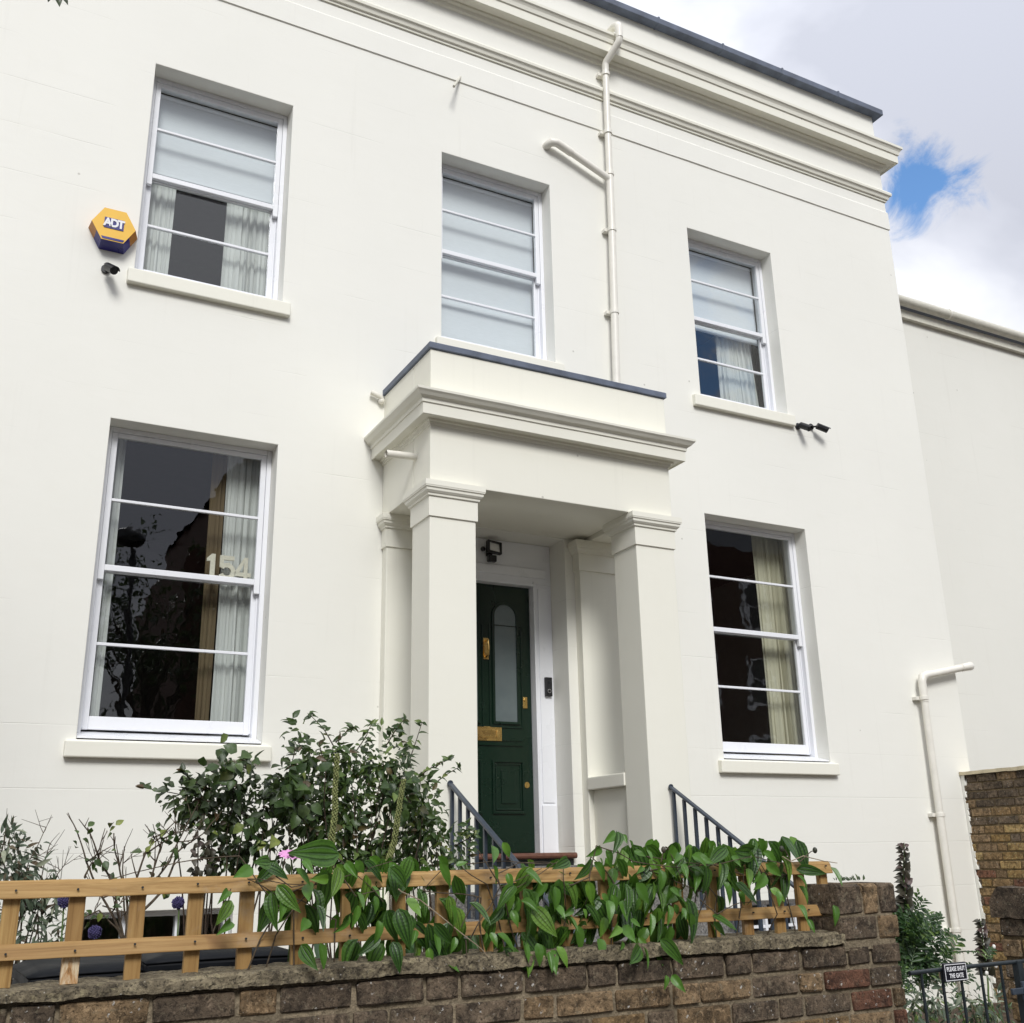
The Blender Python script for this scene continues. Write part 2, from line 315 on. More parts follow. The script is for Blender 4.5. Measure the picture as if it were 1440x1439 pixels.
# ------------------------------------------------------------------ geometry kit
WL = {}                                                   # world position of each root / part
def tag(o, label=None, cat=None, group=None, kind=None):
    for k, v in (('label', label), ('category', cat), ('group', group), ('kind', kind)):
        if v: o[k] = v
    return o
def thing(name, label, cat, loc=(0, 0, 0), group=None):
    o = bpy.data.objects.new(name, None); COL.objects.link(o); o.location = loc; o.empty_display_size = .1
    WL[o.name] = Vector(loc); return tag(o, label, cat, group)
class MB:
    def __init__(s): s.v = []; s.f = []; s.uv = None
    def add(s, vs, fs):
        n = len(s.v); s.v += [tuple(p) for p in vs]; s.f += [tuple(i+n for i in f) for f in fs]; return s
    def box(s, x0, x1, y0, y1, z0, z1):
        return s.add([(x0,y0,z0),(x1,y0,z0),(x1,y1,z0),(x0,y1,z0),(x0,y0,z1),(x1,y0,z1),(x1,y1,z1),(x0,y1,z1)],
                     [(0,3,2,1),(4,5,6,7),(0,1,5,4),(1,2,6,5),(2,3,7,6),(3,0,4,7)])
    def prism(s, poly, y0, y1):                           # polygon in X,Z (counter-clockwise seen from -Y), extruded along Y
        n = len(poly); vs = [(x, y0, z) for x, z in poly] + [(x, y1, z) for x, z in poly]
        fs = [tuple(range(n)), tuple(range(2*n-1, n-1, -1))] + [(i, i+n, (i+1) % n+n, (i+1) % n) for i in range(n)]
        return s.add(vs, fs)
    def tube(s, path, r, seg=10, caps=True, r2=None):
        P = [Vector(p) for p in path]; n = len(P); vs = []; fs = []
        T = [(P[min(i+1, n-1)]-P[max(i-1, 0)]).normalized() for i in range(n)]
        ref = Vector((0, 0, 1)) if abs(T[0].z) < .9 else Vector((1, 0, 0))
        u = T[0].cross(ref).normalized()
        for i in range(n):
            if i: u = (u - T[i]*u.dot(T[i])).normalized()
            w = T[i].cross(u)
            rr = r if r2 is None else r + (r2-r)*i/(n-1)
            if 0 < i < n-1:
                a = (P[i]-P[i-1]).normalized().dot((P[i+1]-P[i]).normalized()); k = 1/max(.6, math.sqrt(max(.01, (1+a)/2)))
            else: k = 1
            for j in range(seg):
                q = 2*math.pi*j/seg; vs.append(P[i] + (u*math.cos(q) + w*math.sin(q))*rr*k)
        for i in range(n-1):
            for j in range(seg):
                a, b = i*seg+j, i*seg+(j+1) % seg; fs.append((a, b, b+seg, a+seg))
        if caps: fs.append(tuple(range(seg-1, -1, -1))); fs.append(tuple((n-1)*seg+j for j in range(seg)))
        return s.add(vs, fs)
    def ball(s, c, r, seg=10, rings=6, sq=(1, 1, 1)):
        vs = [(c[0], c[1], c[2]+r*sq[2])]; fs = []
        for i in range(1, rings):
            a = math.pi*i/rings
            for j in range(seg):
                q = 2*math.pi*j/seg; vs.append((c[0]+r*sq[0]*math.sin(a)*math.cos(q), c[1]+r*sq[1]*math.sin(a)*math.sin(q), c[2]+r*sq[2]*math.cos(a)))
        vs.append((c[0], c[1], c[2]-r*sq[2])); e = len(vs)-1
        for j in range(seg): fs.append((0, 1+j, 1+(j+1) % seg)); fs.append((e, e-seg+(j+1) % seg, e-seg+j))
        for i in range(rings-2):
            for j in range(seg):
                a, b = 1+i*seg+j, 1+i*seg+(j+1) % seg; fs.append((a, a+seg, b+seg, b))
        return s.add(vs, fs)
    def mould(s, path, prof, closed=False, cap=True):     # profile (out, z) swept along a plan path, mitred; outward = right of travel
        P = [Vector((x, y)) for x, y in path]; n = len(P); vs = []; fs = []; m = len(prof); rows = []
        for i in range(n):
            d0 = (P[i]-P[i-1]) if (i or closed) else None; d1 = (P[(i+1) % n]-P[i]) if (i < n-1 or closed) else None
            ns = [Vector((d.y, -d.x)).normalized() for d in (d0, d1) if d is not None]
            q = ns[0] if len(ns) == 1 else (ns[0]+ns[1])/(1+ns[0].dot(ns[1]))
            rows.append([Vector((P[i].x+q.x*o, P[i].y+q.y*o, z)) for o, z in prof])
        full = []                                          # hand-run plaster: long runs waver by a millimetre or two
        for i in range(n if closed else n-1):
            a, b = rows[i], rows[(i+1) % n]; k = max(1, min(60, int((P[(i+1) % n]-P[i]).length/.16)))
            for s_ in range(k):
                f = s_/k; r_ = [p.lerp(q_, f) for p, q_ in zip(a, b)]
                if 0 < s_: r_ = [p+noise.noise_vector(p*4.5)*.0022+noise.noise_vector(p*17)*.0012 if 0 < j < m-1 else p for j, p in enumerate(r_)]
                full.append(r_)
        if not closed: full.append(rows[-1])
        N_ = len(full)
        for r_ in full: vs += [tuple(p) for p in r_]
        for i in range(N_ if closed else N_-1):
            for j in range(m-1):
                a, b = i*m+j, ((i+1) % N_)*m+j; fs.append((a, b, b+1, a+1))
        if cap and not closed: fs.append(tuple(range(m-1, -1, -1))); fs.append(tuple((N_-1)*m+j for j in range(m)))
        return s.add(vs, fs)
    def mesh(s, name):
        me = bpy.data.meshes.new(name); me.from_pydata(s.v, [], s.f); me.update(); return me
    def build(s, name, mat, parent=None, smooth=False, bevel=0., origin=None, kind=None, label=None):
        off = Vector(origin) if origin is not None else (WL[parent.name] if parent else Vector())
        me = bpy.data.meshes.new(name); me.from_pydata([(x-off.x, y-off.y, z-off.z) for x, y, z in s.v], [], s.f)
        me.validate(); me.update(); me.materials.append(M[mat])
        import bmesh
        b = bmesh.new(); b.from_mesh(me); bmesh.ops.recalc_face_normals(b, faces=b.faces); b.to_mesh(me); b.free()
        if smooth: me.polygons.foreach_set('use_smooth', [True]*len(me.polygons))
        o = bpy.data.objects.new(name, me); COL.objects.link(o)
        if parent: o.parent = parent; o.location = off - WL[parent.name]
        else: o.location = off
        WL[o.name] = off.copy()
        if bevel:
            bm_ = o.modifiers.new('bevel', 'BEVEL'); bm_.width = bevel; bm_.segments = 2; bm_.limit_method = 'ANGLE'; bm_.angle_limit = R(40)
        if smooth and not bevel:
            try: me.set_sharp_from_angle(angle=R(45))
            except Exception: pass
        return tag(o, label=label, kind=kind)
def grid_wall(x0, x1, z0, z1, y0, y1, holes):             # wall slab with rectangular openings, reveals included
    xs = sorted({x0, x1, *[h[0] for h in holes], *[h[1] for h in holes]}); zs = sorted({z0, z1, *[h[2] for h in holes], *[h[3] for h in holes]})
    solid = lambda i, j: 0 <= i < len(xs)-1 and 0 <= j < len(zs)-1 and not any(h[0] <= (xs[i]+xs[i+1])/2 <= h[1] and h[2] <= (zs[j]+zs[j+1])/2 <= h[3] for h in holes)
    m = MB(); idx = {}
    def V(i, j, y):
        if (i, j, y) not in idx: idx[i, j, y] = len(m.v); m.v.append((xs[i], y, zs[j]))
        return idx[i, j, y]
    for i in range(len(xs)-1):
        for j in range(len(zs)-1):
            if not solid(i, j): continue
            m.f.append((V(i,j,y0), V(i+1,j,y0), V(i+1,j+1,y0), V(i,j+1,y0))); m.f.append((V(i,j,y1), V(i,j+1,y1), V(i+1,j+1,y1), V(i+1,j,y1)))
            for (di, dj, a, b) in ((-1,0,(i,j),(i,j+1)), (1,0,(i+1,j+1),(i+1,j)), (0,-1,(i+1,j),(i,j)), (0,1,(i,j+1),(i+1,j+1))):
                if not solid(i+di, j+dj): m.f.append((V(*a,y0), V(*a,y1), V(*b,y1), V(*b,y0)))
    return m
def text_mesh(s, size, depth, bold=0., spacing=1.):
    cu = bpy.data.curves.new('lettering', 'FONT'); cu.body = s; cu.size = size; cu.extrude = depth; cu.offset = bold; cu.align_x = 'CENTER'; cu.align_y = 'CENTER'; cu.space_character = spacing
    cu.resolution_u = 4
    o = bpy.data.objects.new('lettering', cu); COL.objects.link(o)
    dg = bpy.context.evaluated_depsgraph_get(); dg.update()
    me = bpy.data.meshes.new_from_object(o.evaluated_get(dg)); bpy.data.objects.remove(o); return me
def put_mesh(name, me, mat, parent, world, rot=None, scale=(1, 1, 1), label=None):
    if not me.materials: me.materials.append(M[mat])
    o = bpy.data.objects.new(name, me); COL.objects.link(o)
    o.parent = parent; o.location = Vector(world) - (WL[parent.name] if parent else Vector())
    if rot is not None: o.rotation_mode = 'QUATERNION'; o.rotation_quaternion = rot
    o.scale = scale; WL[o.name] = Vector(world)
    return tag(o, label=label)
UPRIGHT = Quaternion((1, 0, 0), R(90))

# ------------------------------------------------------------------ ground
def ground(name, mat, x0, x1, y0, y1, z0, z1): tag(MB().box(x0, x1, y0, y1, z0, z1).build(name, mat), kind='structure')

ground('ground', 'soil', -400, 400, -400, 400, -.5, -.02)
ground('pavement', 'paving', -60, 60, -10.4, -4.8, -.3, 0)
ground('road', 'asphalt', -200, 200, -18.0, -10.4, -.3, -.12)
ground('far_pavement', 'paving', -60, 60, -22, -18.0, -.3, 0)
ground('garden_ground', 'soil', -8, 14, -4.58, -.002, -.3, .2)
ground('garden_path', 'paving', 3.42, 5.05, -4.58, -3.6, .0, .204)

# ------------------------------------------------------------------ house
house = thing('house', 'large cream rendered house with sash windows and columned porch', 'house', (4.5, 0, 0))
ZF = 1.69
WIN = [ # x0, x1, z0, z1, glass levels
    ('LL', .821, 2.122, 2.50, 4.917, (2.69, 3.22, 3.785, 4.325, 4.835)),
    ('LR', 6.48, 7.808, 2.50, 4.917, (2.69, 3.225, 3.78, 4.325, 4.835)),
    ('UL', .877, 2.094, 6.22, 8.256, (6.375, 6.80, 7.255, 7.735, 8.165)),
    ('UC', 3.586, 4.802, 6.22, 8.256, (6.375, 6.81, 7.265, 7.735, 8.165)),
    ('UR', 6.555, 7.746, 6.22, 8.256, (6.375, 6.80, 7.255, 7.735, 8.165))]
DX0, DX1 = 3.517, 4.823
BAS = [(.90, 1.98, .45, 1.362), (6.55, 7.62, .45, 1.25)]
holes = [(w[1], w[2], w[3], w[4]) for w in WIN] + [(DX0, DX1, ZF, 4.44)] + BAS
grid_wall(-5, 9.80, -.2, 10.9, 0, .36, holes).build('front_wall', 'wall_render', house, bevel=.008)
m = MB(); m.box(9.44, 9.80, .3601, 9, -.2, 10.9); m.box(-5, -4.64, .3601, 9, -.2, 10.9); m.box(-4.639, 9.439, 8.64, 9, -.2, 10.9)
m.build('side_wall', 'wall_render', house)
# the upper courses stand slightly proud above the string line
MB().mould([(-5, 0), (9.80, 0), (9.80, 8)], [(0, 9.150), (.013, 9.156), (.013, 9.40), (0, 9.42)], cap=False).build('string_course', 'wall_render', house)
MB().mould([(-5, 0), (9.80, 0), (9.80, 8)], [(0, 9.560), (.016, 9.562), (.018, 9.588), (.036, 9.592), (.045, 9.618), (.052, 9.632), (.068, 9.640), (.072, 9.668), (.062, 9.690), (.0, 9.715)], cap=False).build('architrave_moulding', 'trim_render', house)
MB().mould([(-5, 0), (9.80, 0), (9.80, 8)], [(0, 10.035), (.022, 10.045), (.03, 10.085), (.055, 10.10), (.06, 10.118), (.148, 10.122), (.152, 10.100), (.166, 10.104), (.168, 10.212), (.182, 10.218), (.186, 10.236), (.192, 10.262), (.206, 10.285), (.222, 10.298), (.224, 10.330), (0, 10.37)], cap=False).build('cornice', 'trim_render', house)
sx = [-5, -4.1, -3.17, -2.24, -1.3, -.36, .57, 1.5, 2.44, 3.37, 4.30, 5.24, 6.305, 7.25, 8.18, 9.117]
for a, b in zip(sx, sx[1:] + [9.9]):
    m = MB(); last = b == 9.9
    m.box(a+.006, b-.006 if not last else b, -.105, .42, 10.872, 10.955)
    m.box(a+.006-.018, a+.006+.010, -.112, .42, 10.866, 10.966)
    if last: m.box(9.50, 9.9, .4205, 9.0, 10.872, 10.955)
    m.build('roof_flashing', 'lead', house, bevel=.006)
m = MB(); m.box(-5, 9.9, .421, 9.1, 10.84, 10.871); m.build('roof', 'slate', house)
# rooms behind the windows
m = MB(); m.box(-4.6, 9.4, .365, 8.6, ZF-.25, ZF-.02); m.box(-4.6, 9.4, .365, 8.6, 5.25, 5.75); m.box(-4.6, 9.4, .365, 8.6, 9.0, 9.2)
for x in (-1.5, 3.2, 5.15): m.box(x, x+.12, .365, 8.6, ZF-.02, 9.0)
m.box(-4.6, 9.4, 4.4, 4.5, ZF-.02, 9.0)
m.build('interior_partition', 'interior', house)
# side wing, set back
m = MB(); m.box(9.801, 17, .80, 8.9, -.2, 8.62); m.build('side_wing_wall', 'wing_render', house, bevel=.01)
m = MB(); m.box(9.801, 17.05, .735, .799, 8.50, 8.62); m.build('wing_fascia', 'gutter_paint', house)
g = MB(); g.tube([(9.805, .665, 8.70), (17, .665, 8.70)], .068, 14)
wg = g.build('wing_gutter', 'gutter_paint', house, smooth=True)
for x in (11.55, 13.6):
    MB().tube([(x-.012, .665, 8.70), (x+.012, .665, 8.70)], .075, 14).build('gutter_clip', 'pipe_paint', wg, smooth=True)
MB().add([(9.801, .72, 8.72), (17, .72, 8.72), (17, 5, 11.0), (9.801, 5, 10.6)], [(0, 1, 2, 3)]).build('wing_roof', 'slate', house)

def sash_window(key, x0, x1, z0, z1, lv):
    b0, q1, mid, q3, t1 = lv; F = 'white_gloss'
    fr = MB(); y0, y1 = .165, .30
    fr.box(x0+.001, x0+.040, y0, y1, z0+.02, z1-.001); fr.box(x1-.040, x1-.001, y0, y1, z0+.02, z1-.001)
    fr.box(x0+.0405, x1-.0405, y0, y1, z1-.042, z1-.001)
    fr.box(x0+.0405, x0+.055, y0+.047, y0+.056, z0+.1, z1-.0425); fr.box(x1-.055, x1-.0405, y0+.047, y0+.056, z0+.1, z1-.0425)   # parting bead
    w = fr.build('sash_window', F, house, bevel=.004)
    sl = MB(); zt = b0-.098                                # sloping timber sill under the sash
    sl.add([(x0+.002, .02, z0+.012), (x1-.002, .02, z0+.012), (x1-.002, .30, z0+.012), (x0+.002, .30, z0+.012), (x0+.002, .02, z0+.026), (x1-.002, .02, z0+.026), (x1-.002, .30, zt), (x0+.002, .30, zt)],
           [(0,3,2,1),(4,5,6,7),(0,1,5,4),(1,2,6,5),(2,3,7,6),(3,0,4,7)])
    sl.build('timber_sill', F, w)
    a, b = x0+.042, x1-.042
    us = MB(); y0, y1 = .172, .210; s = .044
    us.box(a, a+s, y0, y1, mid-.09, z1-.044); us.box(b-s, b, y0, y1, mid-.09, z1-.044)
    us.box(a+s, b-s, y0, y1, t1, z1-.044); us.box(a+s, b-s, y0+.001, y1, mid-.020, mid+.026)
    us.build('upper_sash', F, w, bevel=.004)
    ls = MB(); y2, y3 = .222, .260; s = .05
    ls.box(a, a+s, y2, y3, b0-.096, mid+.022); ls.box(b-s, b, y2, y3, b0-.096, mid+.022)
    ls.box(a+s, b-s, y2, y3, b0-.094, b0); ls.box(a+s, b-s, y2+.001, y3, mid-.022, mid+.022)
    ls.build('lower_sash', F, w, bevel=.004)
    for (zc, ya, yb, e) in ((q3, .176, .206, .044), (q1, .226, .256, .05)):
        MB().box(a+e, b-e, ya, yb, zc-.011, zc+.011).build('glazing_bar', F, w, bevel=.003)
    for (za, zb, y, e) in ((q3+.011, t1, .192, .044), (mid+.026, q3-.011, .192, .044), (q1+.011, mid-.022, .242, .05), (b0, q1-.011, .242, .05)):
        MB().box(a+e-.002, b-e+.002, y, y+.0001, za-.002, zb+.002)
        m = MB(); m.add([(a+e, y, za), (b-e, y, za), (b-e, y, zb), (a+e, y, zb)], [(0, 1, 2, 3)]); m.build('pane', 'pane_glass', w)
    return w
SILLS = {'LL': (.747, 2.185), 'LR': (6.405, 7.868), 'UL': (.826, 2.155), 'UC': (3.52, 4.87), 'UR': (6.44, 7.80)}
for wd in WIN:
    sash_window(*wd)
    sx0, sx1 = SILLS[wd[0]]; z = wd[3]; h = .125 if z < 4 else .135
    m = MB(); m.add([(sx0, -.055, z-h), (sx1, -.055, z-h), (sx1, .16, z-h), (sx0, .16, z-h), (sx0, -.055, z-.012), (sx1, -.055, z-.012), (sx1, .16, z+.006), (sx0, .16, z+.006)],
                    [(0,3,2,1),(4,5,6,7),(0,1,5,4),(1,2,6,5),(2,3,7,6),(3,0,4,7)])
    m.build('window_sill', 'trim_render', house, bevel=.009)
for (x0, x1, z0, z1) in BAS:
    m = MB(); m.box(x0+.001, x0+.04, .10, .18, z0, z1-.001); m.box(x1-.04, x1-.001, .10, .18, z0, z1-.001); m.box(x0+.041, x1-.041, .10, .18, z1-.04, z1-.001); m.box(x0+.041, x1-.041, .10, .18, z0, z0+.06)
    w = m.build('basement_window', 'white_gloss', house, bevel=.004)
    n = 3
    for k in range(1, n):
        xc = x0+(x1-x0)*k/n; MB().box(xc-.014, xc+.014, .105, .175, z0+.061, z1-.041).build('glazing_bar', 'white_gloss', w)
    MB().box(x0+.0415, x1-.0415, .11, .17, (z0+z1)/2+.16, (z0+z1)/2+.184).build('glazing_bar', 'white_gloss', w)
    MB().add([(x0+.04, .14, z0+.05), (x1-.04, .14, z0+.05), (x1-.04, .14, z1-.04), (x0+.04, .14, z1-.04)], [(0, 1, 2, 3)]).build('pane', 'pane_glass', w)

# ------------------------------------------------------------------ porch (part of the house)
PX0, PX1, PY = 3.040, 5.305, -1.010
PATH = [(PX0, 0), (PX0, PY), (PX1, PY), (PX1, 0)]
T = 'trim_render'
m = MB(); m.box(PX0, PX1, PY, PY+.34, 4.405, 5.53)
m.box(PX0, PX0+.30, PY+.3405, -.001, 4.405, 5.53); m.box(PX1-.30, PX1, PY+.3405, -.001, 4.405, 5.53)
m.box(PX0+.3005, PX1-.3005, PY+.3405, -.001, 4.445, 5.0)
porch = m.build('porch_canopy', T, house, bevel=.006)
MB().mould(PATH, [(0, 4.872), (.010, 4.876), (.014, 4.90), (.030, 4.905), (.034, 4.922), (.098, 4.926), (.100, 4.912), (.108, 4.916), (.110, 5.004), (.120, 5.008), (.122, 5.034), (.132, 5.042), (.150, 5.052), (.166, 5.072), (.180, 5.086), (.182, 5.104), (.06, 5.135), (0, 5.14)], cap=False).build('porch_cornice', T, porch)
MB().mould(PATH, [(-.30, 5.532), (.012, 5.532), (.018, 5.536), (.018, 5.583), (.010, 5.590), (-.30, 5.605)], cap=True).build('porch_flashing', 'lead', porch)
MB().add([(PX0+.31, PY+.31, 5.60), (PX1-.31, PY+.31, 5.60), (PX1-.31, -.002, 5.64), (PX0+.31, -.002, 5.64)], [(0, 1, 2, 3)]).build('porch_deck', 'lead', porch)
def capital(parent, x0, x1, y0, y1, closed=True, top=4.4045):
    path = [(x0, y1), (x0, y0), (x1, y0), (x1, y1)]
    prof = [(0, 4.128), (.012, 4.132), (.012, 4.285), (.014, 4.289), (.024, 4.291), (.026, 4.306), (.034, 4.312), (.046, 4.326), (.048, 4.346), (.056, 4.350), (.058, 4.360), (.060, 4.363), (.060, top), (0, top)]
    MB().mould(path, prof, closed=closed).build('capital', T, parent)
CW = .387
for x0 in (3.040, 4.916):
    m = MB(); m.box(x0, x0+CW, PY+.002, PY+.345, .0, 4.404)
    c = m.build('porch_column', T, house, bevel=.007); capital(c, x0, x0+CW, PY+.002, PY+.345)
for x0 in (3.048, 4.916):
    m = MB(); m.box(x0, x0+CW, -.10, -.001, .0, 4.404)
    c = m.build('porch_pilaster', T, house, bevel=.006); capital(c, x0, x0+CW, -.10, -.002, closed=False)
for (x0, x1) in ((4.965, 5.24), (3.105, 3.38)):
    m = MB(); m.box(x0, x1, PY+.346, -.1005, .0, 2.195); dw = m.build('porch_side_wall', T, house, bevel=.006)
    MB().box(x0-.06, x1+.03, PY+.346, -.1005, 2.196, 2.30).build('coping', T, dw, bevel=.008)

m = MB(); m.box(3.43, 4.914, PY+.01, -.002, .0, 1.595); m.build('porch_floor', 'granite', house)
# door case: lining, panelled frame, door
m = MB(); fy = .27
m.box(DX1-.175, DX1-.001, fy, .355, ZF, 4.055); m.box(DX0+.001, DX0+.175, fy, .355, ZF, 4.055); m.box(DX0+.001, DX1-.001, fy, .355, 4.0555, 4.438)
m.box(DX0+.055, DX1-.055, fy-.014, fy-.0005, 4.115, 4.20)
for xa, xb in ((DX1-.145, DX1-.03), (DX0+.03, DX0+.145)):
    m.box(xa, xb, fy-.010, fy-.0005, ZF+.42, 4.02); m.box(xa-.012, xb+.012, fy-.018, fy-.0005, ZF+.001, ZF+.40)
m.box(DX1-.195, DX1-.1755, fy-.018, .355, ZF, 4.075); m.box(DX0+.1755, DX0+.195, fy-.018, .355, ZF, 4.075); m.box(DX0+.196, DX1-.196, fy-.018, .355, 4.0325, 4.055)
m.build('door_frame', 'white_gloss', house, bevel=.004)
dx0, dx1, dy = DX0+.20, DX1-.20, .335; dc = (dx0+dx1)/2
m = MB(); m.box(dx0, dx1, dy, dy+.05, ZF+.012, 4.03)
door = m.build('front_door', 'door_paint', house, bevel=.003)
def arch(x0, x1, z0, z1, seg=12):
    r = (x1-x0)/2; c = (x0+x1)/2; p = [(x0, z0), (x1, z0)]
    return p + [(c+r*math.cos(math.pi*k/seg), z1-r+r*math.sin(math.pi*k/seg)) for k in range(seg+1)]
def ring(m, outer, inner, y0, y1):
    n = len(outer); vs = [(x, y0, z) for x, z in outer] + [(x, y0, z) for x, z in inner] + [(x, y1, z) for x, z in outer] + [(x, y1, z) for x, z in inner]
    fs = []
    for i in range(n):
        j = (i+1) % n; fs += [(i, j, n+j, n+i), (2*n+i, 2*n+j, j, i), (n+i, n+j, 3*n+j, 3*n+i)]
    m.add(vs, fs)
for sgn in (1, -1):
    gx0, gx1 = (dc+.085, dc+.305) if sgn > 0 else (dc-.305, dc-.085)
    MB().prism(arch(gx0, gx1, 2.80, 3.85), dy-.004, dy-.001).build('door_glass', 'frosted_glass', door)
    m = MB(); ring(m, arch(gx0-.022, gx1+.022, 2.778, 3.872), arch(gx0, gx1, 2.80, 3.85), dy-.016, dy-.0005)
    ring(m, [(gx0-.055, 2.745), (gx1+.055, 2.745), (gx1+.055, 3.66), (gx1+.046, 3.66), (gx0-.046, 3.66), (gx0-.055, 3.66)], [(gx0-.046, 2.754), (gx1+.046, 2.754), (gx1+.046, 3.652), (gx1+.044, 3.652), (gx0-.044, 3.652), (gx0-.046, 3.652)], dy-.010, dy-.0005)
    m.build('door_moulding', 'door_paint', door, bevel=.003)
    m = MB(); px0, px1 = (dc+.05, dc+.36) if sgn > 0 else (dc-.36, dc-.05)
    rect = lambda a, z0=2.02, z1=2.47: [(px0+a, z0+a), (px1-a, z0+a), (px1-a, z1-a), (px0+a, z1-a)]
    ring(m, rect(0), rect(.02), dy-.016, dy-.0005); ring(m, rect(.03), rect(.042), dy-.008, dy-.0005); m.prism(rect(.085), dy-.010, dy-.0005)
    m.build('door_panel', 'door_paint', door, bevel=.003)
m = MB(); m.box(dx0+.04, dx1-.10, dy-.012, dy-.0005, 2.592, 2.604); m.box(dx0+.04, dx1-.10, dy-.008, dy-.0005, 2.635, 2.642); m.build('door_rail_bead', 'door_paint', door)
m = MB(); m.box(dc-.145, dc+.145, dy-.010, dy-.0005, 2.63, 2.752); m.box(dc-.118, dc+.118, dy-.017, dy-.0105, 2.655, 2.727); m.box(dc+.088, dc+.10, dy-.024, dy-.0175, 2.665, 2.717); m.build('letter_plate', 'brass', door, bevel=.003)
m = MB(); m.box(dc-.026, dc+.026, dy-.008, dy-.0005, 3.34, 3.53); m.tube([(dc, dy-.012, 3.505), (dc, dy-.05, 3.50), (dc, dy-.06, 3.44), (dc, dy-.05, 3.375), (dc, dy-.012, 3.36)], .010, 8); m.build('door_knocker', 'brass', door, smooth=True)
m = MB(); m.box(dx1-.092, dx1-.048, dy-.012, dy-.0005, 2.925, 3.025); m.tube([(dx1-.07, dy-.02, 2.995), (dx1-.07, dy-.0125, 2.995)], .014, 12); m.build('door_lock', 'brass', door, bevel=.002)
m = MB(); m.tube([(dx1-.068, dy-.008, 2.262), (dx1-.068, dy-.0005, 2.262)], .026, 16); m.box(dx1-.072, dx1-.064, dy-.010, dy-.0085, 2.245, 2.272); m.build('keyhole_cover', 'brass', door)
m = MB(); m.tube([(DX0+.02, -.045, ZF-.018), (DX1-.02, -.045, ZF-.018)], .024, 10); m.box(DX0+.02, DX1-.02, -.045, .334, ZF-.042, ZF+.006); m.build('door_step', 'terracotta', house)
m = MB(); m.box(DX0+.03, DX1-.03, -.02, .33, 1.5955, ZF-.043); m.build('step_riser', 'step_black', house)

# ------------------------------------------------------------------ front steps
st = thing('front_steps', 'grey stone steps climbing to the porch between two iron railings', 'steps', (4.17, -2.2, .2))
N = 8
for k in range(N):
    z = 1.595 - (k+1)*.155; y1 = PY - k*.28
    o = MB().box(3.06, 5.28, y1-.30, y1-.002, max(.15, z-.17), z).build('step', 'granite', st, bevel=.008)
m = MB()
for k in range(N):
    z = 1.595-(k+1)*.155; y1 = PY-k*.28
    if z-.171 > .2: m.box(3.09, 5.25, y1-.27, y1-.004, .15, z-.171)
m.build('step_base', 'wall_render', st)

# ------------------------------------------------------------------ railings
def railing(x, label):
    t = thing('stair_railing', label, 'railing', (x, -2.0, .2), 'iron railings beside the front steps')
    sl = .553; y0, z0 = -1.02, 2.172; y1 = -2.85; zz = lambda y: z0 + (y-y0)*sl
    m = MB(); a, b, h = x-.019, x+.019, .016
    m.add([(a,y0,zz(y0)-h),(b,y0,zz(y0)-h),(b,y1,zz(y1)-h),(a,y1,zz(y1)-h),(a,y0,zz(y0)+.006),(b,y0,zz(y0)+.006),(b,y1,zz(y1)+.006),(a,y1,zz(y1)+.006)],
          [(0,3,2,1),(4,5,6,7),(0,1,5,4),(1,2,6,5),(2,3,7,6),(3,0,4,7)])
    m.tube([(x, y0, zz(y0)-.006), (x, y0-.01, zz(y0)-.008)], .024, 12)
    m.build('handrail', 'rail_paint', t, bevel=.005)
    b0 = MB(); 
    d = .74
    b0.add([(x-.016,y0,zz(y0)-d-.02),(x+.016,y0,zz(y0)-d-.02),(x+.016,y1,zz(y1)-d-.02),(x-.016,y1,zz(y1)-d-.02),(x-.016,y0,zz(y0)-d),(x+.016,y0,zz(y0)-d),(x+.016,y1,zz(y1)-d),(x-.016,y1,zz(y1)-d)],
          [(0,3,2,1),(4,5,6,7),(0,1,5,4),(1,2,6,5),(2,3,7,6),(3,0,4,7)])
    b0.build('bottom_rail', 'rail_paint', t)
    me = None; k = 0; y = y0-.035
    while y > y1:
        if me is None: 
            o = MB().box(x-.011, x+.011, y-.011, y+.011, zz(y)-d, zz(y)-.019).build('baluster', 'rail_paint', t, origin=(x, y, zz(y)))
            me = o.data
        else: put_mesh('baluster', me, 'rail_paint', t, (x, y, zz(y)))
        y -= .128
railing(3.20, 'dark blue-grey iron stair railing below the left porch column, half hidden by shrub')
railing(5.10, 'dark blue-grey iron stair railing below the right porch column')
# ------------------------------------------------------------------ curtains, blinds, house number
def curtain(x0, x1, z0, z1, y, mat, label, amp=.022, waves=None, tie=None, group='curtains in the windows'):
    n = max(24, int((x1-x0)*110)); rows = 14 if tie else 6; vs = []; fs = []
    wv = waves or (x1-x0)/.062; ph = random.random()*6
    for j in range(rows+1):
        v = j/rows; z = z1+(z0-z1)*v
        for i in range(n+1):
            u = i/n; x = x0+(x1-x0)*u
            if tie: x = tie(u, v, x0, x1)
            q = u*wv*6.283+ph; a = amp*(.55+.45*math.sin(u*9+ph))*(.8+.2*v)
            vs.append((x+.006*math.sin(q*2+v*2), y+a*math.sin(q+.5*math.sin(v*3+u*4))+.006*math.sin(q*2.3), z))
    for j in range(rows):
        for i in range(n): a = j*(n+1)+i; fs.append((a, a+1, a+n+2, a+n+1))
    o = MB().add(vs, fs).build('curtain', mat, None, smooth=True, origin=((x0+x1)/2, y, z0)); tag(o, label, 'curtain', group)
    return o
curtain(.86, .99, 2.62, 4.93, .36, 'curtain_white', 'narrow white curtain at the left edge of the ground floor window with the number')
curtain(1.80, 2.11, 2.62, 4.93, .36, 'curtain_white', 'white curtain with folds behind the cut-out house number')
curtain(1.69, 1.80, 2.62, 4.93, .39, 'curtain_gold', 'narrow golden curtain edge next to the white curtain behind the house number', .015)
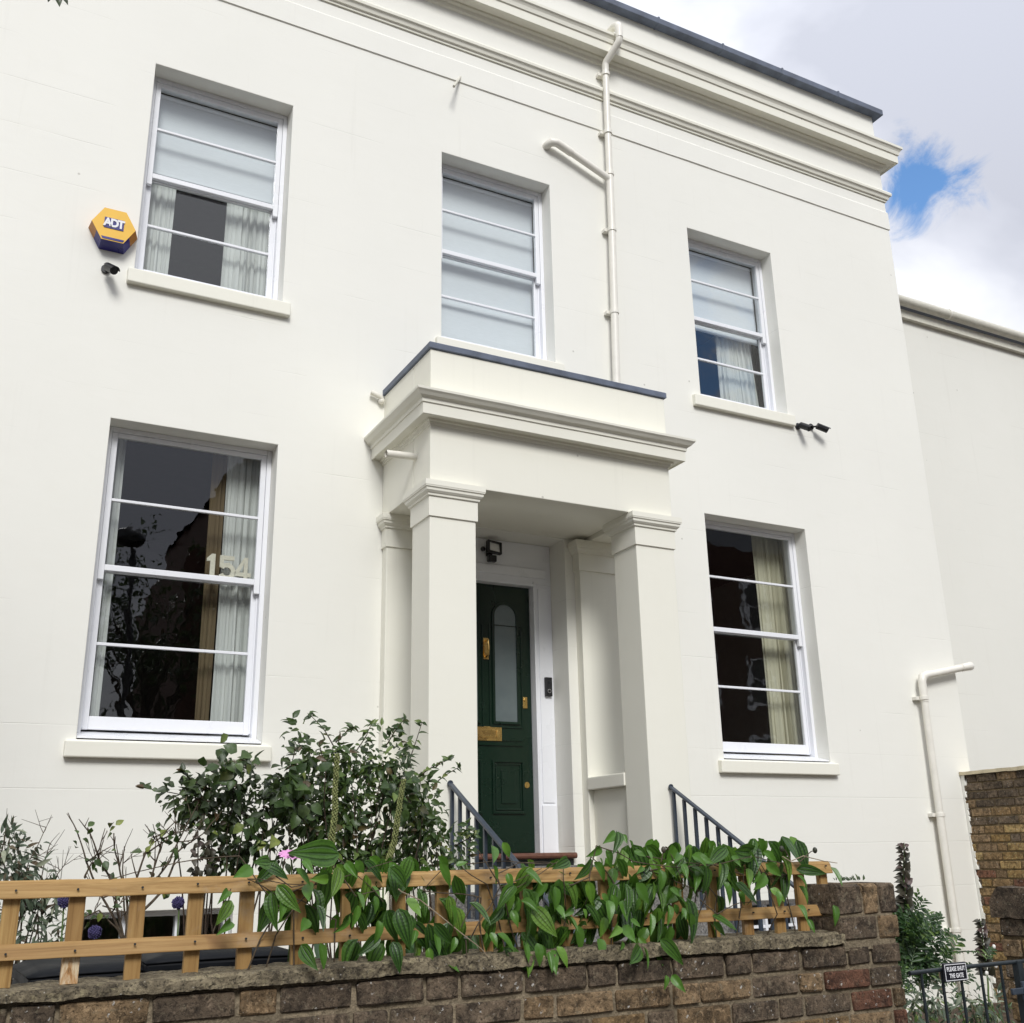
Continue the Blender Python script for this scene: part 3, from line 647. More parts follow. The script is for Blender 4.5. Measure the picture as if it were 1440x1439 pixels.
curtain(7.42, 7.90, 2.62, 4.93, .40, 'curtain_cream', 'cream pleated curtain in the ground floor window right of the porch', .034)
curtain(.87, 1.19, 6.28, 8.2, .36, 'curtain_white', 'white curtain on the left of the upper window beside the yellow alarm')
curtain(1.63, 2.09, 6.28, 8.2, .36, 'curtain_white', 'white curtain on the right of the upper window beside the yellow alarm', .03)
curtain(7.13, 7.62, 6.28, 8.2, .36, 'curtain_white', 'white gathered curtain in the upper right window, swept to one side', .022, 8, lambda u, v, a, b: a+.02*v+(b-a)*u*(.82+.28*v))
curtain(7.56, 7.82, 6.28, 8.2, .44, 'interior', 'grey brown curtain edge at the far right of the upper right window', .02)
def blind(x0, x1, z0, z1, label):
    t = thing('roller_blind', label, 'blind', ((x0+x1)/2, .315, z0), 'white roller blinds upstairs')
    n = 10; vs = []; fs = []
    for j in range(n+1):
        z = z0+(z1-z0)*j/n; d = .003*math.sin(j*1.9)
        vs += [(x0, .314+d, z), (x1, .314+d*.5, z), (x0, .317+d, z), (x1, .317+d*.5, z)]
    for j in range(n):
        a = j*4; fs += [(a, a+1, a+5, a+4), (a+2, a+6, a+7, a+3), (a, a+4, a+6, a+2), (a+1, a+3, a+7, a+5)]
    MB().add(vs, fs).build('blind_fabric', 'blind', t, smooth=True)
    MB().box(x0, x1, .309, .322, z0-.022, z0-.001).build('blind_bar', 'blind', t, bevel=.004)
    MB().tube([(x0, .33, z1+.03), (x1, .33, z1+.03)], .028, 12).build('roller', 'blind', t, smooth=True)
blind(.925, 2.05, 7.40, 8.16, 'white roller blind half down in the upper window beside the yellow alarm')
blind(3.63, 4.76, 6.30, 8.16, 'white roller blind fully down in the middle upper window above the porch')
blind(6.60, 7.70, 7.22, 8.16, 'white roller blind half down in the upper right window')
num = thing('house_number', 'pale wooden number 154 standing inside on the window rail', 'house number', (1.845, .275, 3.807))
def digit(poly_list, dx):
    for outer in poly_list:
        m = MB(); m.prism([(dx+x, 3.807+z) for x, z in outer], .268, .286); yield m
one = [[(0,0),(.105,0),(.105,.03),(.075,.03),(.075,.205),(.045,.205),(.008,.165),(.008,.14),(.036,.145),(.036,.03),(0,.03)]]
for m in digit(one, 1.665): m.build('digit', 'digit', num, bevel=.002)
m = MB(); c = (.062, .070); seg = 22                        # the 5: flag, neck and open bowl
pts = [(math.cos(a), math.sin(a)) for a in [R(-152)+R(300)*k/seg for k in range(seg+1)]]
bo = [(1.772+c[0]+.070*x, 3.807+c[1]+.070*y) for x, y in pts]; bi = [(1.772+c[0]+.034*x, 3.807+c[1]+.034*y) for x, y in pts]
vs = []; 
for y in (.268, .286): vs += [(p[0], y, p[1]) for p in bo] + [(p[0], y, p[1]) for p in bi]
k1 = seg+1; fs = []
for i in range(seg): fs += [(i, i+1, k1+i+1, k1+i), (2*k1+i, 3*k1+i, 3*k1+i+1, 2*k1+i+1), (i, 2*k1+i, 2*k1+i+1, i+1), (k1+i, k1+i+1, 3*k1+i+1, 3*k1+i)]
m.add(vs, fs)
P5 = lambda L: m.prism([(1.772+x, 3.807+z) for x, z in L], .2685, .2855)
P5([(.004,.105),(.034,.105),(.034,.2),(.004,.2)]); P5([(.0345,.165),(.118,.165),(.118,.2),(.0345,.2)]); P5([(.0345,.112),(.085,.128),(.085,.146),(.0345,.134)])
m.build('digit', 'digit', num)
m = MB(); P4 = lambda L: m.prism([(1.898+x, 3.807+z) for x, z in L], .268, .286)
P4([(.072,0),(.102,0),(.102,.2),(.072,.2)]); P4([(0,.042),(.0718,.042),(.0718,.074),(0,.074)]); P4([(.1022,.042),(.13,.042),(.13,.074),(.1022,.074)]); P4([(0,.0742),(.036,.0742),(.0718,.150),(.0718,.2)])
P4([(.052,0),(.0718,0),(.0718,.022),(.052,.022)]); P4([(.1022,0),(.124,0),(.124,.022),(.1022,.022)])
m.build('digit', 'digit', num)

# ------------------------------------------------------------------ fittings on the facade
def hexa(cx, cz, w, h): return [(cx-w, cz), (cx-w*.5, cz-h), (cx+w*.5, cz-h), (cx+w, cz), (cx+w*.5, cz+h), (cx-w*.5, cz+h)]
al = thing('alarm_box', 'yellow and dark blue hexagonal alarm box on the wall left of an upper window', 'alarm box', (.685, 0, 6.5))
B0, B1 = hexa(.688, 6.505, .188, .168), hexa(.678, 6.507, .166, .143)
lerp = lambda a, b, t: tuple(p+(q-p)*t for p, q in zip(a, b))
cut = lambda P: [lerp(P[0], P[1], .52), lerp(P[3], P[2], .52)]
m = MB()
c0, c1 = cut(B0), cut(B1)
yf, yb = -.118, -.0015
up_b = [c0[0], c0[1], B0[3], B0[4], B0[5], B0[0]]; up_f = [B1[1], B1[2], B1[3], B1[4], B1[5], B1[0]]
F3 = lambda P, y: [(x, y, z) for x, z in P]
m.add(F3(up_f, yf), [tuple(range(6))])
m.build('alarm_face', 'yellow', al)
m = MB(); i_ = lambda P, y: F3(P, y)
sides = [(B0[0], c0[0], c1[0], B1[0]), (c0[1], B0[3], B1[3], c1[1]), (B0[3], B0[4], B1[4], B1[3]), (B0[4], B0[5], B1[5], B1[4]), (B0[5], B0[0], B1[0], B1[5])]
for a, b, c, d in sides: m.add([(a[0], yb, a[1]), (b[0], yb, b[1]), (c[0], yf, c[1]), (d[0], yf, d[1])], [(0, 1, 2, 3)])
m.build('alarm_case', 'amber', al)
m = MB()
for a, b, c, d in [(c0[0], B0[1], B1[1], c1[0]), (B0[1], B0[2], B1[2], B1[1]), (B0[2], c0[1], c1[1], B1[2])]:
    m.add([(a[0], yb, a[1]), (b[0], yb, b[1]), (c[0], yf, c[1]), (d[0], yf, d[1])], [(0, 1, 2, 3)])
m.build('alarm_lens', 'navy', al)
m = MB(); m.prism([(.602, 6.372), (.756, 6.372), (.766, 6.392), (.592, 6.392)], yf-.003, yf-.0005); m.build('alarm_strip', 'navy', al)
m = MB(); m.box(.604, .752, yf-.004, yf-.0005, 6.472, 6.566); m.build('badge', 'navy', al)
put_mesh('lettering', text_mesh('ADT', .098, .0015, .0045, .80), 'sign_white', al, (.678, yf-.0065, 6.519), UPRIGHT, (.86, 1, 1))
def security_camera(loc, aim, label, arm=.055):
    L0 = Vector(loc); t = thing('security_camera', label, 'camera', loc, 'black cameras on the facade'); A = Vector(aim).normalized()
    MB().tube([L0+Vector((0, -.001, 0)), L0+Vector((0, -.018, 0))], .036, 16).build('base', 'black_plastic', t, smooth=True)
    j = L0+Vector((0, -.02, 0)); k = j+Vector((A.x*.4, -.8, -.25)).normalized()*arm
    MB().tube([j, k], .011, 10).ball(k, .018).build('arm', 'black_plastic', t, smooth=True)
    a, b = k-A*.012, k+A*.105
    MB().tube([a, b], .032, 16).build('body', 'black_plastic', t, smooth=True)
    MB().tube([b, b+A*.006], .034, 16).tube([b+A*.0062, b+A*.008], .014, 12).build('lens', 'dark_window', t, smooth=True)
    n = Vector((0, 0, 1)); n = (n-A*n.dot(A)).normalized(); s = A.cross(n); vs = []; fs = []
    for i in range(9):
        q = R(-75+150*i/8); d = n*math.cos(q)+s*math.sin(q)
        for rr in (.036, .039): vs += [a+d*rr, b+A*.028+d*rr]
    for i in range(8):
        e = i*4; fs += [(e, e+4, e+5, e+1), (e+2, e+3, e+7, e+6), (e+1, e+5, e+7, e+3)]
    MB().add(vs, fs).build('hood', 'black_plastic', t, smooth=True)
security_camera((.664, 0, 6.165), (.35, -.75, -.55), 'black camera on the wall below the yellow alarm box')
security_camera((7.862, 0, 6.108), (.25, -.80, -.55), 'black camera pointing at the street, right at the end of the upper window sill', .04)
security_camera((8.055, 0, 6.135), (.90, -.30, -.35), 'black camera turned towards the side wing, the farther of two from the sill', .075)
fl = thing('floodlight', 'small black floodlight with sensor above the green front door', 'floodlight', (4.17, .27, 4.30))
m = MB(); m.box(4.15, 4.19, .215, .2685, 4.275, 4.335); m.build('bracket', 'black_plastic', fl)
m = MB(); ring(m, [(4.125, 4.29), (4.265, 4.275), (4.265, 4.385), (4.125, 4.40)], [(4.143, 4.305), (4.247, 4.292), (4.247, 4.372), (4.143, 4.384)], .165, .214); m.box(4.127, 4.263, .2145, .222, 4.29, 4.385); m.build('lamp_housing', 'black_plastic', fl, bevel=.004)
m = MB(); m.add([(4.143, .178, 4.305), (4.247, .178, 4.292), (4.247, .19, 4.372), (4.143, .19, 4.384)], [(0, 1, 2, 3)]); m.build('lamp_glass', 'lamp_lens', fl)
m = MB(); m.box(4.135, 4.215, .17, .225, 4.20, 4.262); m.build('sensor', 'black_plastic', fl, bevel=.010)
m = MB(); m.tube([(4.15, .24, 4.263), (4.14, .235, 4.29)], .008, 6); m.ball((4.105, .235, 4.325), .024); m.build('knob', 'black_plastic', fl, smooth=True)
db = thing('doorbell', 'black video doorbell on the white frame right of the front door', 'doorbell', (4.752, .258, 3.1))
m = MB(); m.box(4.716, 4.787, .232, .2585, 3.03, 3.20); m.build('doorbell_body', 'black_plastic', db, bevel=.006)
MB().tube([(4.752, .2315, 3.075), (4.752, .226, 3.075)], .018, 18).build('button', 'steel', db, smooth=True)
MB().tube([(4.752, .2255, 3.075), (4.752, .224, 3.075)], .013, 18).build('button_cap', 'black_plastic', db, smooth=True)
MB().tube([(4.752, .2315, 3.155), (4.752, .228, 3.155)], .014, 18).build('lens', 'dark_window', db, smooth=True)

dp = thing('downpipe', 'cream downpipe from the parapet to the porch roof with a short side branch', 'downpipe', (5.48, -.08, 5.5))
MB().tube([(5.425, -.085, 5.45), (5.49, -.085, 7.87), (5.50, -.085, 8.56)], .040, 16).build('pipe', 'pipe_paint', dp, smooth=True)
MB().tube([(5.50, -.085, 8.561), (5.508, -.085, 9.09), (5.522, -.085, 9.93)], .036, 16).build('pipe', 'pipe_paint', dp, smooth=True)
MB().tube([(5.522, -.085, 9.85), (5.524, -.085, 9.985), (5.528, -.10, 10.02), (5.586, -.255, 10.165), (5.595, -.275, 10.20), (5.597, -.28, 10.29)], .0385, 16).build('swan_neck', 'pipe_paint', dp, smooth=True)
MB().tube([(5.597, -.28, 10.23), (5.598, -.28, 10.36), (5.598, -.265, 10.41), (5.598, -.20, 10.455), (5.598, .02, 10.47)], .042, 16).build('outlet', 'pipe_paint', dp, smooth=True)
MB().tube([(5.50, -.085, 8.46), (5.47, -.085, 8.505), (5.01, -.085, 8.68)], .036, 14).build('branch', 'pipe_paint', dp, smooth=True)
MB().tube([(5.04, -.085, 8.669), (4.86, -.085, 8.735), (4.80, -.07, 8.735), (4.775, -.03, 8.72), (4.77, .02, 8.715)], .042, 14).build('branch_elbow', 'pipe_paint', dp, smooth=True)
for z, x in ((9.86, 5.521), (9.09, 5.508), (8.56, 5.50), (7.87, 5.49), (6.9, 5.464)):
    m = MB(); m.tube([(x, -.085, z-.022), (x, -.085, z+.022)], .0475, 18)
    if z != 8.56: m.box(x-.075, x-.03, -.06, -.001, z-.018, z+.018); m.box(x-.04, x+.04, -.05, -.001, z-.015, z+.015)
    m.build('pipe_bracket', 'pipe_paint', dp, smooth=False, bevel=.003)
op = thing('overflow_pipe', 'thin cream overflow pipe poking out of the wall near the roof cornice', 'pipe', (3.79, 0, 9.25))
MB().tube([(3.80, .01, 9.245), (3.69, -.11, 9.03), (3.64, -.165, 8.93)], .013, 10).build('pipe', 'gutter_paint', op, smooth=True)
sp = thing('spout_pipe', 'short cream spout pipe sticking out of the left side of the porch', 'pipe', (3.04, -.73, 4.70))
m = MB(); m.tube([(3.05, -.73, 4.705), (2.785, -.73, 4.69)], .030, 16, caps=False); m.tube([(2.79, -.73, 4.69), (3.04, -.73, 4.704)], .024, 14, caps=False); m.build('pipe', 'pipe_paint', sp, smooth=True)
MB().tube([(2.84, -.73, 4.692), (2.846, -.73, 4.692)], .0245, 14).build('bore', 'black_plastic', sp)
lp = thing('pipe_stub', 'tiny cream pipe stub on the wall beside the porch roof edge', 'pipe', (2.97, 0, 5.5))
MB().tube([(2.90, -.04, 5.525), (2.985, -.045, 5.495), (3.01, -.03, 5.47)], .022, 10).ball((3.0, -.03, 5.465), .03).build('pipe', 'pipe_paint', lp, smooth=True)
sw = thing('side_downpipe', 'cream downpipe near the right corner of the house, bent at the top', 'downpipe', (9.15, -.08, .2))
MB().tube([(9.15, -.085, .1), (9.145, -.085, 2.0)], .040, 16).build('pipe', 'pipe_paint', sw, smooth=True)
MB().tube([(9.145, -.085, 2.001), (9.155, -.085, 3.22)], .038, 16).build('pipe', 'pipe_paint', sw, smooth=True)
MB().tube([(9.155, -.085, 3.15), (9.157, -.085, 3.36), (9.175, -.085, 3.415), (9.23, -.085, 3.44), (9.32, -.085, 3.457)], .042, 16).build('elbow', 'pipe_paint', sw, smooth=True)
MB().tube([(9.28, -.085, 3.448), (9.90, -.085, 3.575)], .038, 16).build('waste_pipe', 'pipe_paint', sw, smooth=True)
MB().tube([(9.80, -.085, 3.555), (9.93, -.085, 3.58), (9.98, -.06, 3.59), (9.985, .02, 3.59), (9.985, .30, 3.60)], .042, 16).build('end_elbow', 'pipe_paint', sw, smooth=True)
for z in (3.19, 2.0, .9):
    m = MB(); m.tube([(9.15, -.085, z-.02), (9.15, -.085, z+.02)], .0475, 18); m.box(9.065, 9.12, -.06, -.001, z-.018, z+.018); m.box(9.11, 9.19, -.05, -.001, z-.015, z+.015); m.build('pipe_bracket', 'pipe_paint', sw, bevel=.003)

# ------------------------------------------------------------------ bricks
def brick_mesh(k):
    rnd = random.Random(k); m = MB(); ch = .05+.04*rnd.random(); chz = ch*2.0; pts = []
    for sx in (-1, 1):
        for sy in (-1, 1):
            for sz in (-1, 1):
                cx, cz = ch*rnd.uniform(.4, 1.5)*.55, chz*rnd.uniform(.4, 1.5)*.55; cy = .07
                for ax in range(3):
                    p = [.5*sx*(1-2*cx), .5*sy*(1-2*cy), .5*sz*(1-2*cz)]; p[ax] = .5*(sx, sy, sz)[ax]
                    pts.append(tuple(q+rnd.uniform(-.012, .012) for q in p))
    import bmesh
    b = bmesh.new(); vs = [b.verts.new(p) for p in pts]; bmesh.ops.convex_hull(b, input=vs); 
    bmesh.ops.dissolve_limit(b, angle_limit=.12, verts=b.verts[:], edges=b.edges[:])
    me = bpy.data.meshes.new('brick'); b.to_mesh(me); b.free(); return me
BRICKS = {}
for bi, mt in enumerate(('brick_sooty', 'brick_brown', 'brick_red', 'brick_ochre', 'brick_yellow')):
    BRICKS[mt] = []
    for k in range(7):
        me = brick_mesh(bi*20+k); me.materials.append(M[mt]); BRICKS[mt].append(me)
rb = random.Random(5)
def lay(parent, c, size, mt, along='x', name='brick'):
    o = bpy.data.objects.new(name, rb.choice(BRICKS[mt])); COL.objects.link(o); o.parent = parent
    o.location = Vector(c)-WL[parent.name]; o.scale = size
    o.rotation_euler = (rb.uniform(-.012, .012), rb.uniform(-.010, .010), (math.pi/2 if along == 'y' else 0)+rb.uniform(-.012, .012)+(math.pi if rb.random() < .5 else 0))
    return o
def pick(weights):
    r = rb.random()*sum(weights.values())
    for k, w in weights.items():
        r -= w
        if r <= 0: return k
    return k
def courses(parent, x0, x1, yf, ztop, rows, mixf, off0=0., bl=.212, joint=.013):
    z = ztop
    for r, (h, j) in enumerate(rows):
        flemish = r % 2; x = x0 - off0 - (bl*.5 if r % 2 else 0) - rb.random()*.03; i = r
        while x < x1:
            ln = bl*rb.uniform(.95, 1.05) if (i % 3) else bl*.49
            a, b = max(x, x0), min(x+ln, x1)
            if b-a > .03:
                lay(parent, ((a+b)/2, yf+.05+rb.uniform(-.003, .005), z-h/2), (b-a, .1, h*rb.uniform(.97, 1.02)), pick(mixf(r, (a+b)/2)))
            x += ln+joint*rb.uniform(.8, 1.4); i += 1
        z -= h+j
    return z
def rough_box(x0, x1, y0, y1, z0, z1, nx, ny, nz, amp, seed, fine=0.):
    rnd = Vector((seed*3.1, seed*1.7, 0)); m = MB(); idx = {}
    def V(i, j, k):
        if (i, j, k) not in idx:
            p = Vector((x0+(x1-x0)*i/nx, y0+(y1-y0)*j/ny, z0+(z1-z0)*k/nz)); d = noise.noise_vector(p*9+rnd)*amp + noise.noise_vector(p*31+rnd)*amp*.5 + noise.noise_vector(p*85+rnd)*fine
            if i in (0, nx): d.x *= .4
            if k == nz and j == 0: d += Vector((0, .012, -.012))
            idx[i, j, k] = len(m.v); m.v.append(tuple(p+d))
        return idx[i, j, k]
    for i in range(nx):
        for j in range(ny): m.f += [(V(i,j,nz), V(i+1,j,nz), V(i+1,j+1,nz), V(i,j+1,nz)), (V(i,j,0), V(i,j+1,0), V(i+1,j+1,0), V(i+1,j,0))]
        for k in range(nz): m.f += [(V(i,0,k), V(i+1,0,k), V(i+1,0,k+1), V(i,0,k+1)), (V(i,ny,k), V(i,ny,k+1), V(i+1,ny,k+1), V(i+1,ny,k))]
    for j in range(ny):
        for k in range(nz): m.f += [(V(0,j,k), V(0,j,k+1), V(0,j+1,k+1), V(0,j+1,k)), (V(nx,j,k), V(nx,j+1,k), V(nx,j+1,k+1), V(nx,j,k+1))]
    return m
wall = thing('front_garden_wall', 'low weathered brick garden wall with rough mortar top and end pier, below the trellis', 'wall', (1.5, -4.7, 0))
rough_box(-1.6, 3.368, -4.788, -4.59, -.02, 1.335, 100, 2, 26, .006, 1).build('mortar', 'mortar', wall)
mc = rough_box(-1.6, 3.09, -4.812, -4.575, 1.327, 1.368, 480, 12, 5, .006, 2, .0030)
mc.v = [(x, y, z+(.016*max(-1, min(0, (x-1.15)/.9)) if z > 1.34 else 0)) for x, y, z in mc.v]
mc.build('mortar_capping', 'old_mortar', wall)
ROWS = [(.066, .016)] + [(.063, .0135)]*16
def mix_front(r, x):
    if r == 0: return {'brick_sooty': 8, 'brick_brown': 1.5}
    if x < 2.0: return {'brick_sooty': 5, 'brick_brown': 4, 'brick_red': .3}
    if r >= 3: return {'brick_sooty': 1, 'brick_brown': 5, 'brick_red': .8, 'brick_ochre': 3.5}
    return {'brick_sooty': 4, 'brick_brown': 5, 'brick_red': .5, 'brick_ochre': .6}
courses(wall, -.30, 3.372, -4.802, 1.316, ROWS, mix_front)
# end pier rising above the wall
rough_box(3.085, 3.362, -4.797, -4.605, 1.30, 1.526, 8, 6, 6, .005, 3).build('pier_mortar', 'mortar', wall)
for i, (a, b) in enumerate(((3.075, 3.20), (3.212, 3.285), (3.297, 3.378))):
    lay(wall, ((a+b)/2, -4.70, 1.480), (b-a, .212, .112), 'brick_sooty' if i != 1 else 'brick_brown')
for i, (a, b) in enumerate(((3.075, 3.262), (3.277, 3.376))): lay(wall, ((a+b)/2, -4.757, 1.377), (b-a, .10, .080), ('brick_sooty', 'brick_brown')[i])
lay(wall, (3.125, -4.655, 1.377), (.09, .10, .080), 'brick_sooty')
for z in (1.285, 1.207, 1.131, 1.055):
    for ya, yb in ((-4.69, -4.60),): lay(wall, (3.325, (ya+yb)/2, z), (yb-ya, .09, .066), pick(mix_front(3, 3)), 'y')
pier = thing('gate_pier', 'brown brick gate pier with a sooty rounded top stone behind the gate latch', 'gate pier', (4.4, -4.65, 0))
GX = 4.235
rough_box(GX+.014, GX+.42, -4.88, -4.575, -.02, 1.40, 10, 10, 30, .005, 5).build('mortar', 'mortar_yellow', pier)
m = rough_box(GX-.014, GX+.46, -4.93, -4.55, 1.365, 1.492, 24, 24, 8, .007, 6)
m.v = [(x, y-(.05*(max(0, z-1.40)/.09)**2 if y > -4.62 else 0), z) for x, y, z in m.v]
m.build('cap_stone', 'brick_sooty', pier, smooth=True)
z = 1.362
for r in range(17):
    h = .072; ys = (-4.565, -4.67, -4.85, -4.90) if r % 2 else (-4.565, -4.78, -4.89, -4.93)
    for a, b in zip(ys, ys[1:]): lay(pier, (GX+.05, (a+b)/2, z-h/2), (a-b-.012, .1, h), pick({'brick_yellow': 4, 'brick_ochre': 2, 'brick_brown': 2, 'brick_sooty': .6} if r else {'brick_sooty': 3, 'brick_brown': 1}), 'y')
    lay(pier, (GX+.22, -4.855, z-h/2), (.2, .1, h), pick({'brick_ochre': 5, 'brick_brown': 3}))
    z -= h+.013

side = thing('boundary_wall', 'tall yellow brown brick boundary wall with dark top courses meeting the house corner', 'wall', (9.7, -1.2, 0))
rough_box(9.652, 9.90, -1.88, -.004, -.02, 2.405, 3, 40, 40, .004, 7).build('mortar', 'mortar_yellow', side)
rough_box(9.615, 9.93, -1.90, -.004, 2.408, 2.442, 4, 40, 1, .006, 8)  .build('mortar_capping', 'pale_mortar', side, smooth=True)
z = 2.403
def mix_side(r):
    if r < 3: return {'brick_sooty': 9, 'brick_brown': 1}
    if r < 6: return {'brick_sooty': 4, 'brick_brown': 3, 'brick_ochre': 1, 'brick_red': 1}
    return {'brick_yellow': 5, 'brick_ochre': 3, 'brick_brown': 3, 'brick_red': .7, 'brick_sooty': 1}
for r in range(27):
    h = .073; y = -.004-(.0 if r % 2 else .06)
    if r % 2 == 0: lay(side, (9.69, -.031, z-h/2), (.05, .1, h), pick(mix_side(r)), 'y')
    i = r
    while y > -1.70:
        ln = (.235 if i % 3 else .115)*rb.uniform(.94, 1.06)
        lay(side, (9.69+rb.uniform(-.004, .004), y-ln/2, z-h/2), (ln, .1, h*rb.uniform(.95, 1.03)), pick(mix_side(r)), 'y'); y -= ln+.012; i += 1
    z -= h+.0135
m = MB(); rr = random.Random(9)                             # ragged edge of paint where the wall meets the house
zs = [.2+.06*k for k in range(38)]
for za, zb in zip(zs, zs[1:]): w = rr.uniform(.015, .06); m.add([(9.632, -.003, za), (9.632, -w, za), (9.632, -w*rr.uniform(.5, 1.2), zb), (9.632, -.003, zb), (9.652, -.003, za), (9.652, -w, za), (9.652, -w, zb), (9.652, -.003, zb)], [(0,1,2,3), (1,5,6,2), (3,2,6,7), (0,4,5,1)])
m.build('paint_edge', 'wall_render', side)

# ------------------------------------------------------------------ trellis
tr = thing('trellis', 'square brown timber trellis fence standing on the brick garden wall', 'trellis', (1.4, -4.69, 1.36))
rough_box(-1.2, 3.160, -4.712, -4.690, 1.574, 1.622, 70, 1, 1, .0016, 21).build('rail', 'wood_rail', tr, bevel=.003)
rough_box(-1.2, 3.178, -4.712, -4.690, 1.421, 1.463, 70, 1, 1, .0016, 22).build('rail', 'wood_rail', tr, bevel=.003)
sx = [-.90, -.744, -.588, -.424, -.268, -.105, .055, .222, .387, .550, .709, .860, 1.022, 1.175, 1.345, 1.492, 1.652, 1.803, 1.957, 2.115, 2.268, 2.425, 2.580, 2.738, 2.893, 3.010, 3.126]
for i, x in enumerate(sx):
    w = .0215; lean = rb.uniform(-.003, .003)
    o = MB().add([(x-w, -4.689, 1.352), (x+w, -4.689, 1.352), (x+w, -4.669, 1.352), (x-w, -4.669, 1.352), (x-w+lean, -4.689, 1.616), (x+w+lean, -4.689, 1.616), (x+w+lean, -4.669, 1.616), (x-w+lean, -4.669, 1.616)],
        [(0,3,2,1),(4,5,6,7),(0,1,5,4),(1,2,6,5),(2,3,7,6),(3,0,4,7)]).build('slat', 'wood_slat', tr, bevel=.0025, origin=(x, -4.679, 1.36))
    for zn in (1.598, 1.442):
        nx, nz = x+rb.uniform(-.006, .006), zn+rb.uniform(-.006, .006); MB().tube([(nx, -4.7155, nz), (nx, -4.709, nz)], .0032, 6).build('nail', 'gate_paint', o)
    if i == 8: 
        MB().box(x-w-.0006, x+w+.0006, -4.6902, -4.668, 1.353, 1.42).build('peeled_patch', 'peeled_wood', o, label='peeled pale foot of a trellis slat')

# ------------------------------------------------------------------ gate
gt = thing('garden_gate', 'dark green iron gate of plain upright bars between two brick piers', 'gate', (3.8, -4.87, 0))
MB().tube([(3.335, -4.87, 1.214), (3.6, -4.87, 1.218), (4.30, -4.87, 1.222)], .008, 10).build('top_rail', 'gate_paint', gt, smooth=True)
MB().box(3.335, 4.30, -4.88, -4.86, .12, .145).build('bottom_rail', 'gate_paint', gt)
o = None
for x in (3.395, 3.505, 3.607, 3.722, 3.838, 4.06, 4.17):
    if o is None: o = MB().tube([(x, -4.87, .145), (x, -4.87, 1.212)], .0058, 8).build('bar', 'gate_paint', gt, smooth=True, origin=(x, -4.87, .7))
    else: put_mesh('bar', o.data, 'gate_paint', gt, (x, -4.87, .7))
MB().box(3.925, 3.955, -4.885, -4.855, .1, 1.226).build('stile', 'gate_paint', gt, bevel=.003)
m = MB(); m.box(3.855, 4.0, -4.90, -4.886, 1.105, 1.128); m.tube([(3.935, -4.92, 1.117), (3.935, -4.886, 1.117)], .022, 14); m.ball((3.935, -4.93, 1.117), .017); m.box(3.918, 3.985, -4.898, -4.886, 1.08, 1.15); m.build('latch', 'rail_paint', gt, bevel=.003)
sg = thing('gate_sign', 'small black sign with white border reading please shut the gate', 'sign', (3.56, -4.885, 1.2))
sc = (3.560, 1.206); q = Quaternion((0, 1, 0), R(-1.2)) @ UPRIGHT
m = MB(); m.box(sc[0]-.064, sc[0]+.064, -4.890, -4.8805, sc[1]-.034, sc[1]+.034); m.build('plate', 'sign_black', sg, bevel=.004)
m = MB(); e = lambda a: [(sc[0]-.059+a, sc[1]-.029+a), (sc[0]+.059-a, sc[1]-.029+a), (sc[0]+.059-a, sc[1]+.029-a), (sc[0]-.059+a, sc[1]+.029-a)]
ring(m, e(0), e(.0022), -4.8915, -4.8902); m.build('border', 'sign_white', sg)
for s_, dz in (('PLEASE SHUT', .0115), ('THE GATE', -.0125)):
    put_mesh('lettering', text_mesh(s_, .0195, .0004, .0004, 1.08), 'sign_white', sg, (sc[0], -4.8915, sc[1]+dz), UPRIGHT, (.80, 1.12, 1))

# ------------------------------------------------------------------ bins
def wheelie_bin(cx, cy, w, d, zt, label, rz=0.):
    t = thing('wheelie_bin', label, 'bin', (cx, cy, .2), 'black bins behind the trellis'); t.rotation_euler.z = rz
    B = lambda m, n, mt='bin_plastic', bev=.012: m.build(n, mt, t, bevel=bev)
    m = MB(); k = .84; x, y = w/2, d/2; zb, zr = .26, zt-.075
    m.add([(cx-x*k, cy-y*k, zb), (cx+x*k, cy-y*k, zb), (cx+x*k, cy+y*k, zb), (cx-x*k, cy+y*k, zb), (cx-x*.97, cy-y*.97, zr), (cx+x*.97, cy-y*.97, zr), (cx+x*.97, cy+y*.97, zr), (cx-x*.97, cy+y*.97, zr)],
          [(0,3,2,1),(4,5,6,7),(0,1,5,4),(1,2,6,5),(2,3,7,6),(3,0,4,7)]); B(m, 'body')
    m = MB(); m.box(cx-x*1.02, cx+x*1.02, cy-y*1.02, cy+y*1.02, zr+.0005, zr+.035); B(m, 'rim', bev=.01)
    m = MB(); n = 8; vs = []; fs = []                       # lid: crowned, sloping to the front
    for j in range(n+1):
        v = j/n; yy = cy-y*1.03+d*1.03*v
        for i in range(n+1):
            u = i/n; e = min(u, 1-u, v*1.2, (1-v)*1.2); zz = zr+.0362+.004*v+.016*min(1, e*9)+.004*math.sin(math.pi*u)
            vs.append((cx-x*1.03+w*1.03*u, yy, zz))
    for j in range(n):
        for i in range(n): a = j*(n+1)+i; fs.append((a, a+1, a+n+2, a+n+1))
    m.add(vs, fs); o = m.build('lid', 'bin_plastic', t, smooth=True); md = o.modifiers.new('thickness', 'SOLIDIFY'); md.thickness = .006
    m = MB(); m.tube([(cx-x*.8, cy+y*1.06, zr+.06), (cx+x*.8, cy+y*1.06, zr+.06)], .014, 10); B(m, 'handle', bev=0)
    for s in (-1, 1): MB().tube([(cx+s*x*.82, cy+y*.9, .30), (cx+s*x*.94, cy+y*.9, .30)], .10, 18).build('wheel', 'bin_plastic', t, smooth=True)
wheelie_bin(.52, -3.95, .40, .50, 1.375, 'small black bin behind the trellis, left of the larger bin', .04)
wheelie_bin(.925, -3.98, .50, .56, 1.40, 'larger black bin with flat lid behind the trellis', -.03)
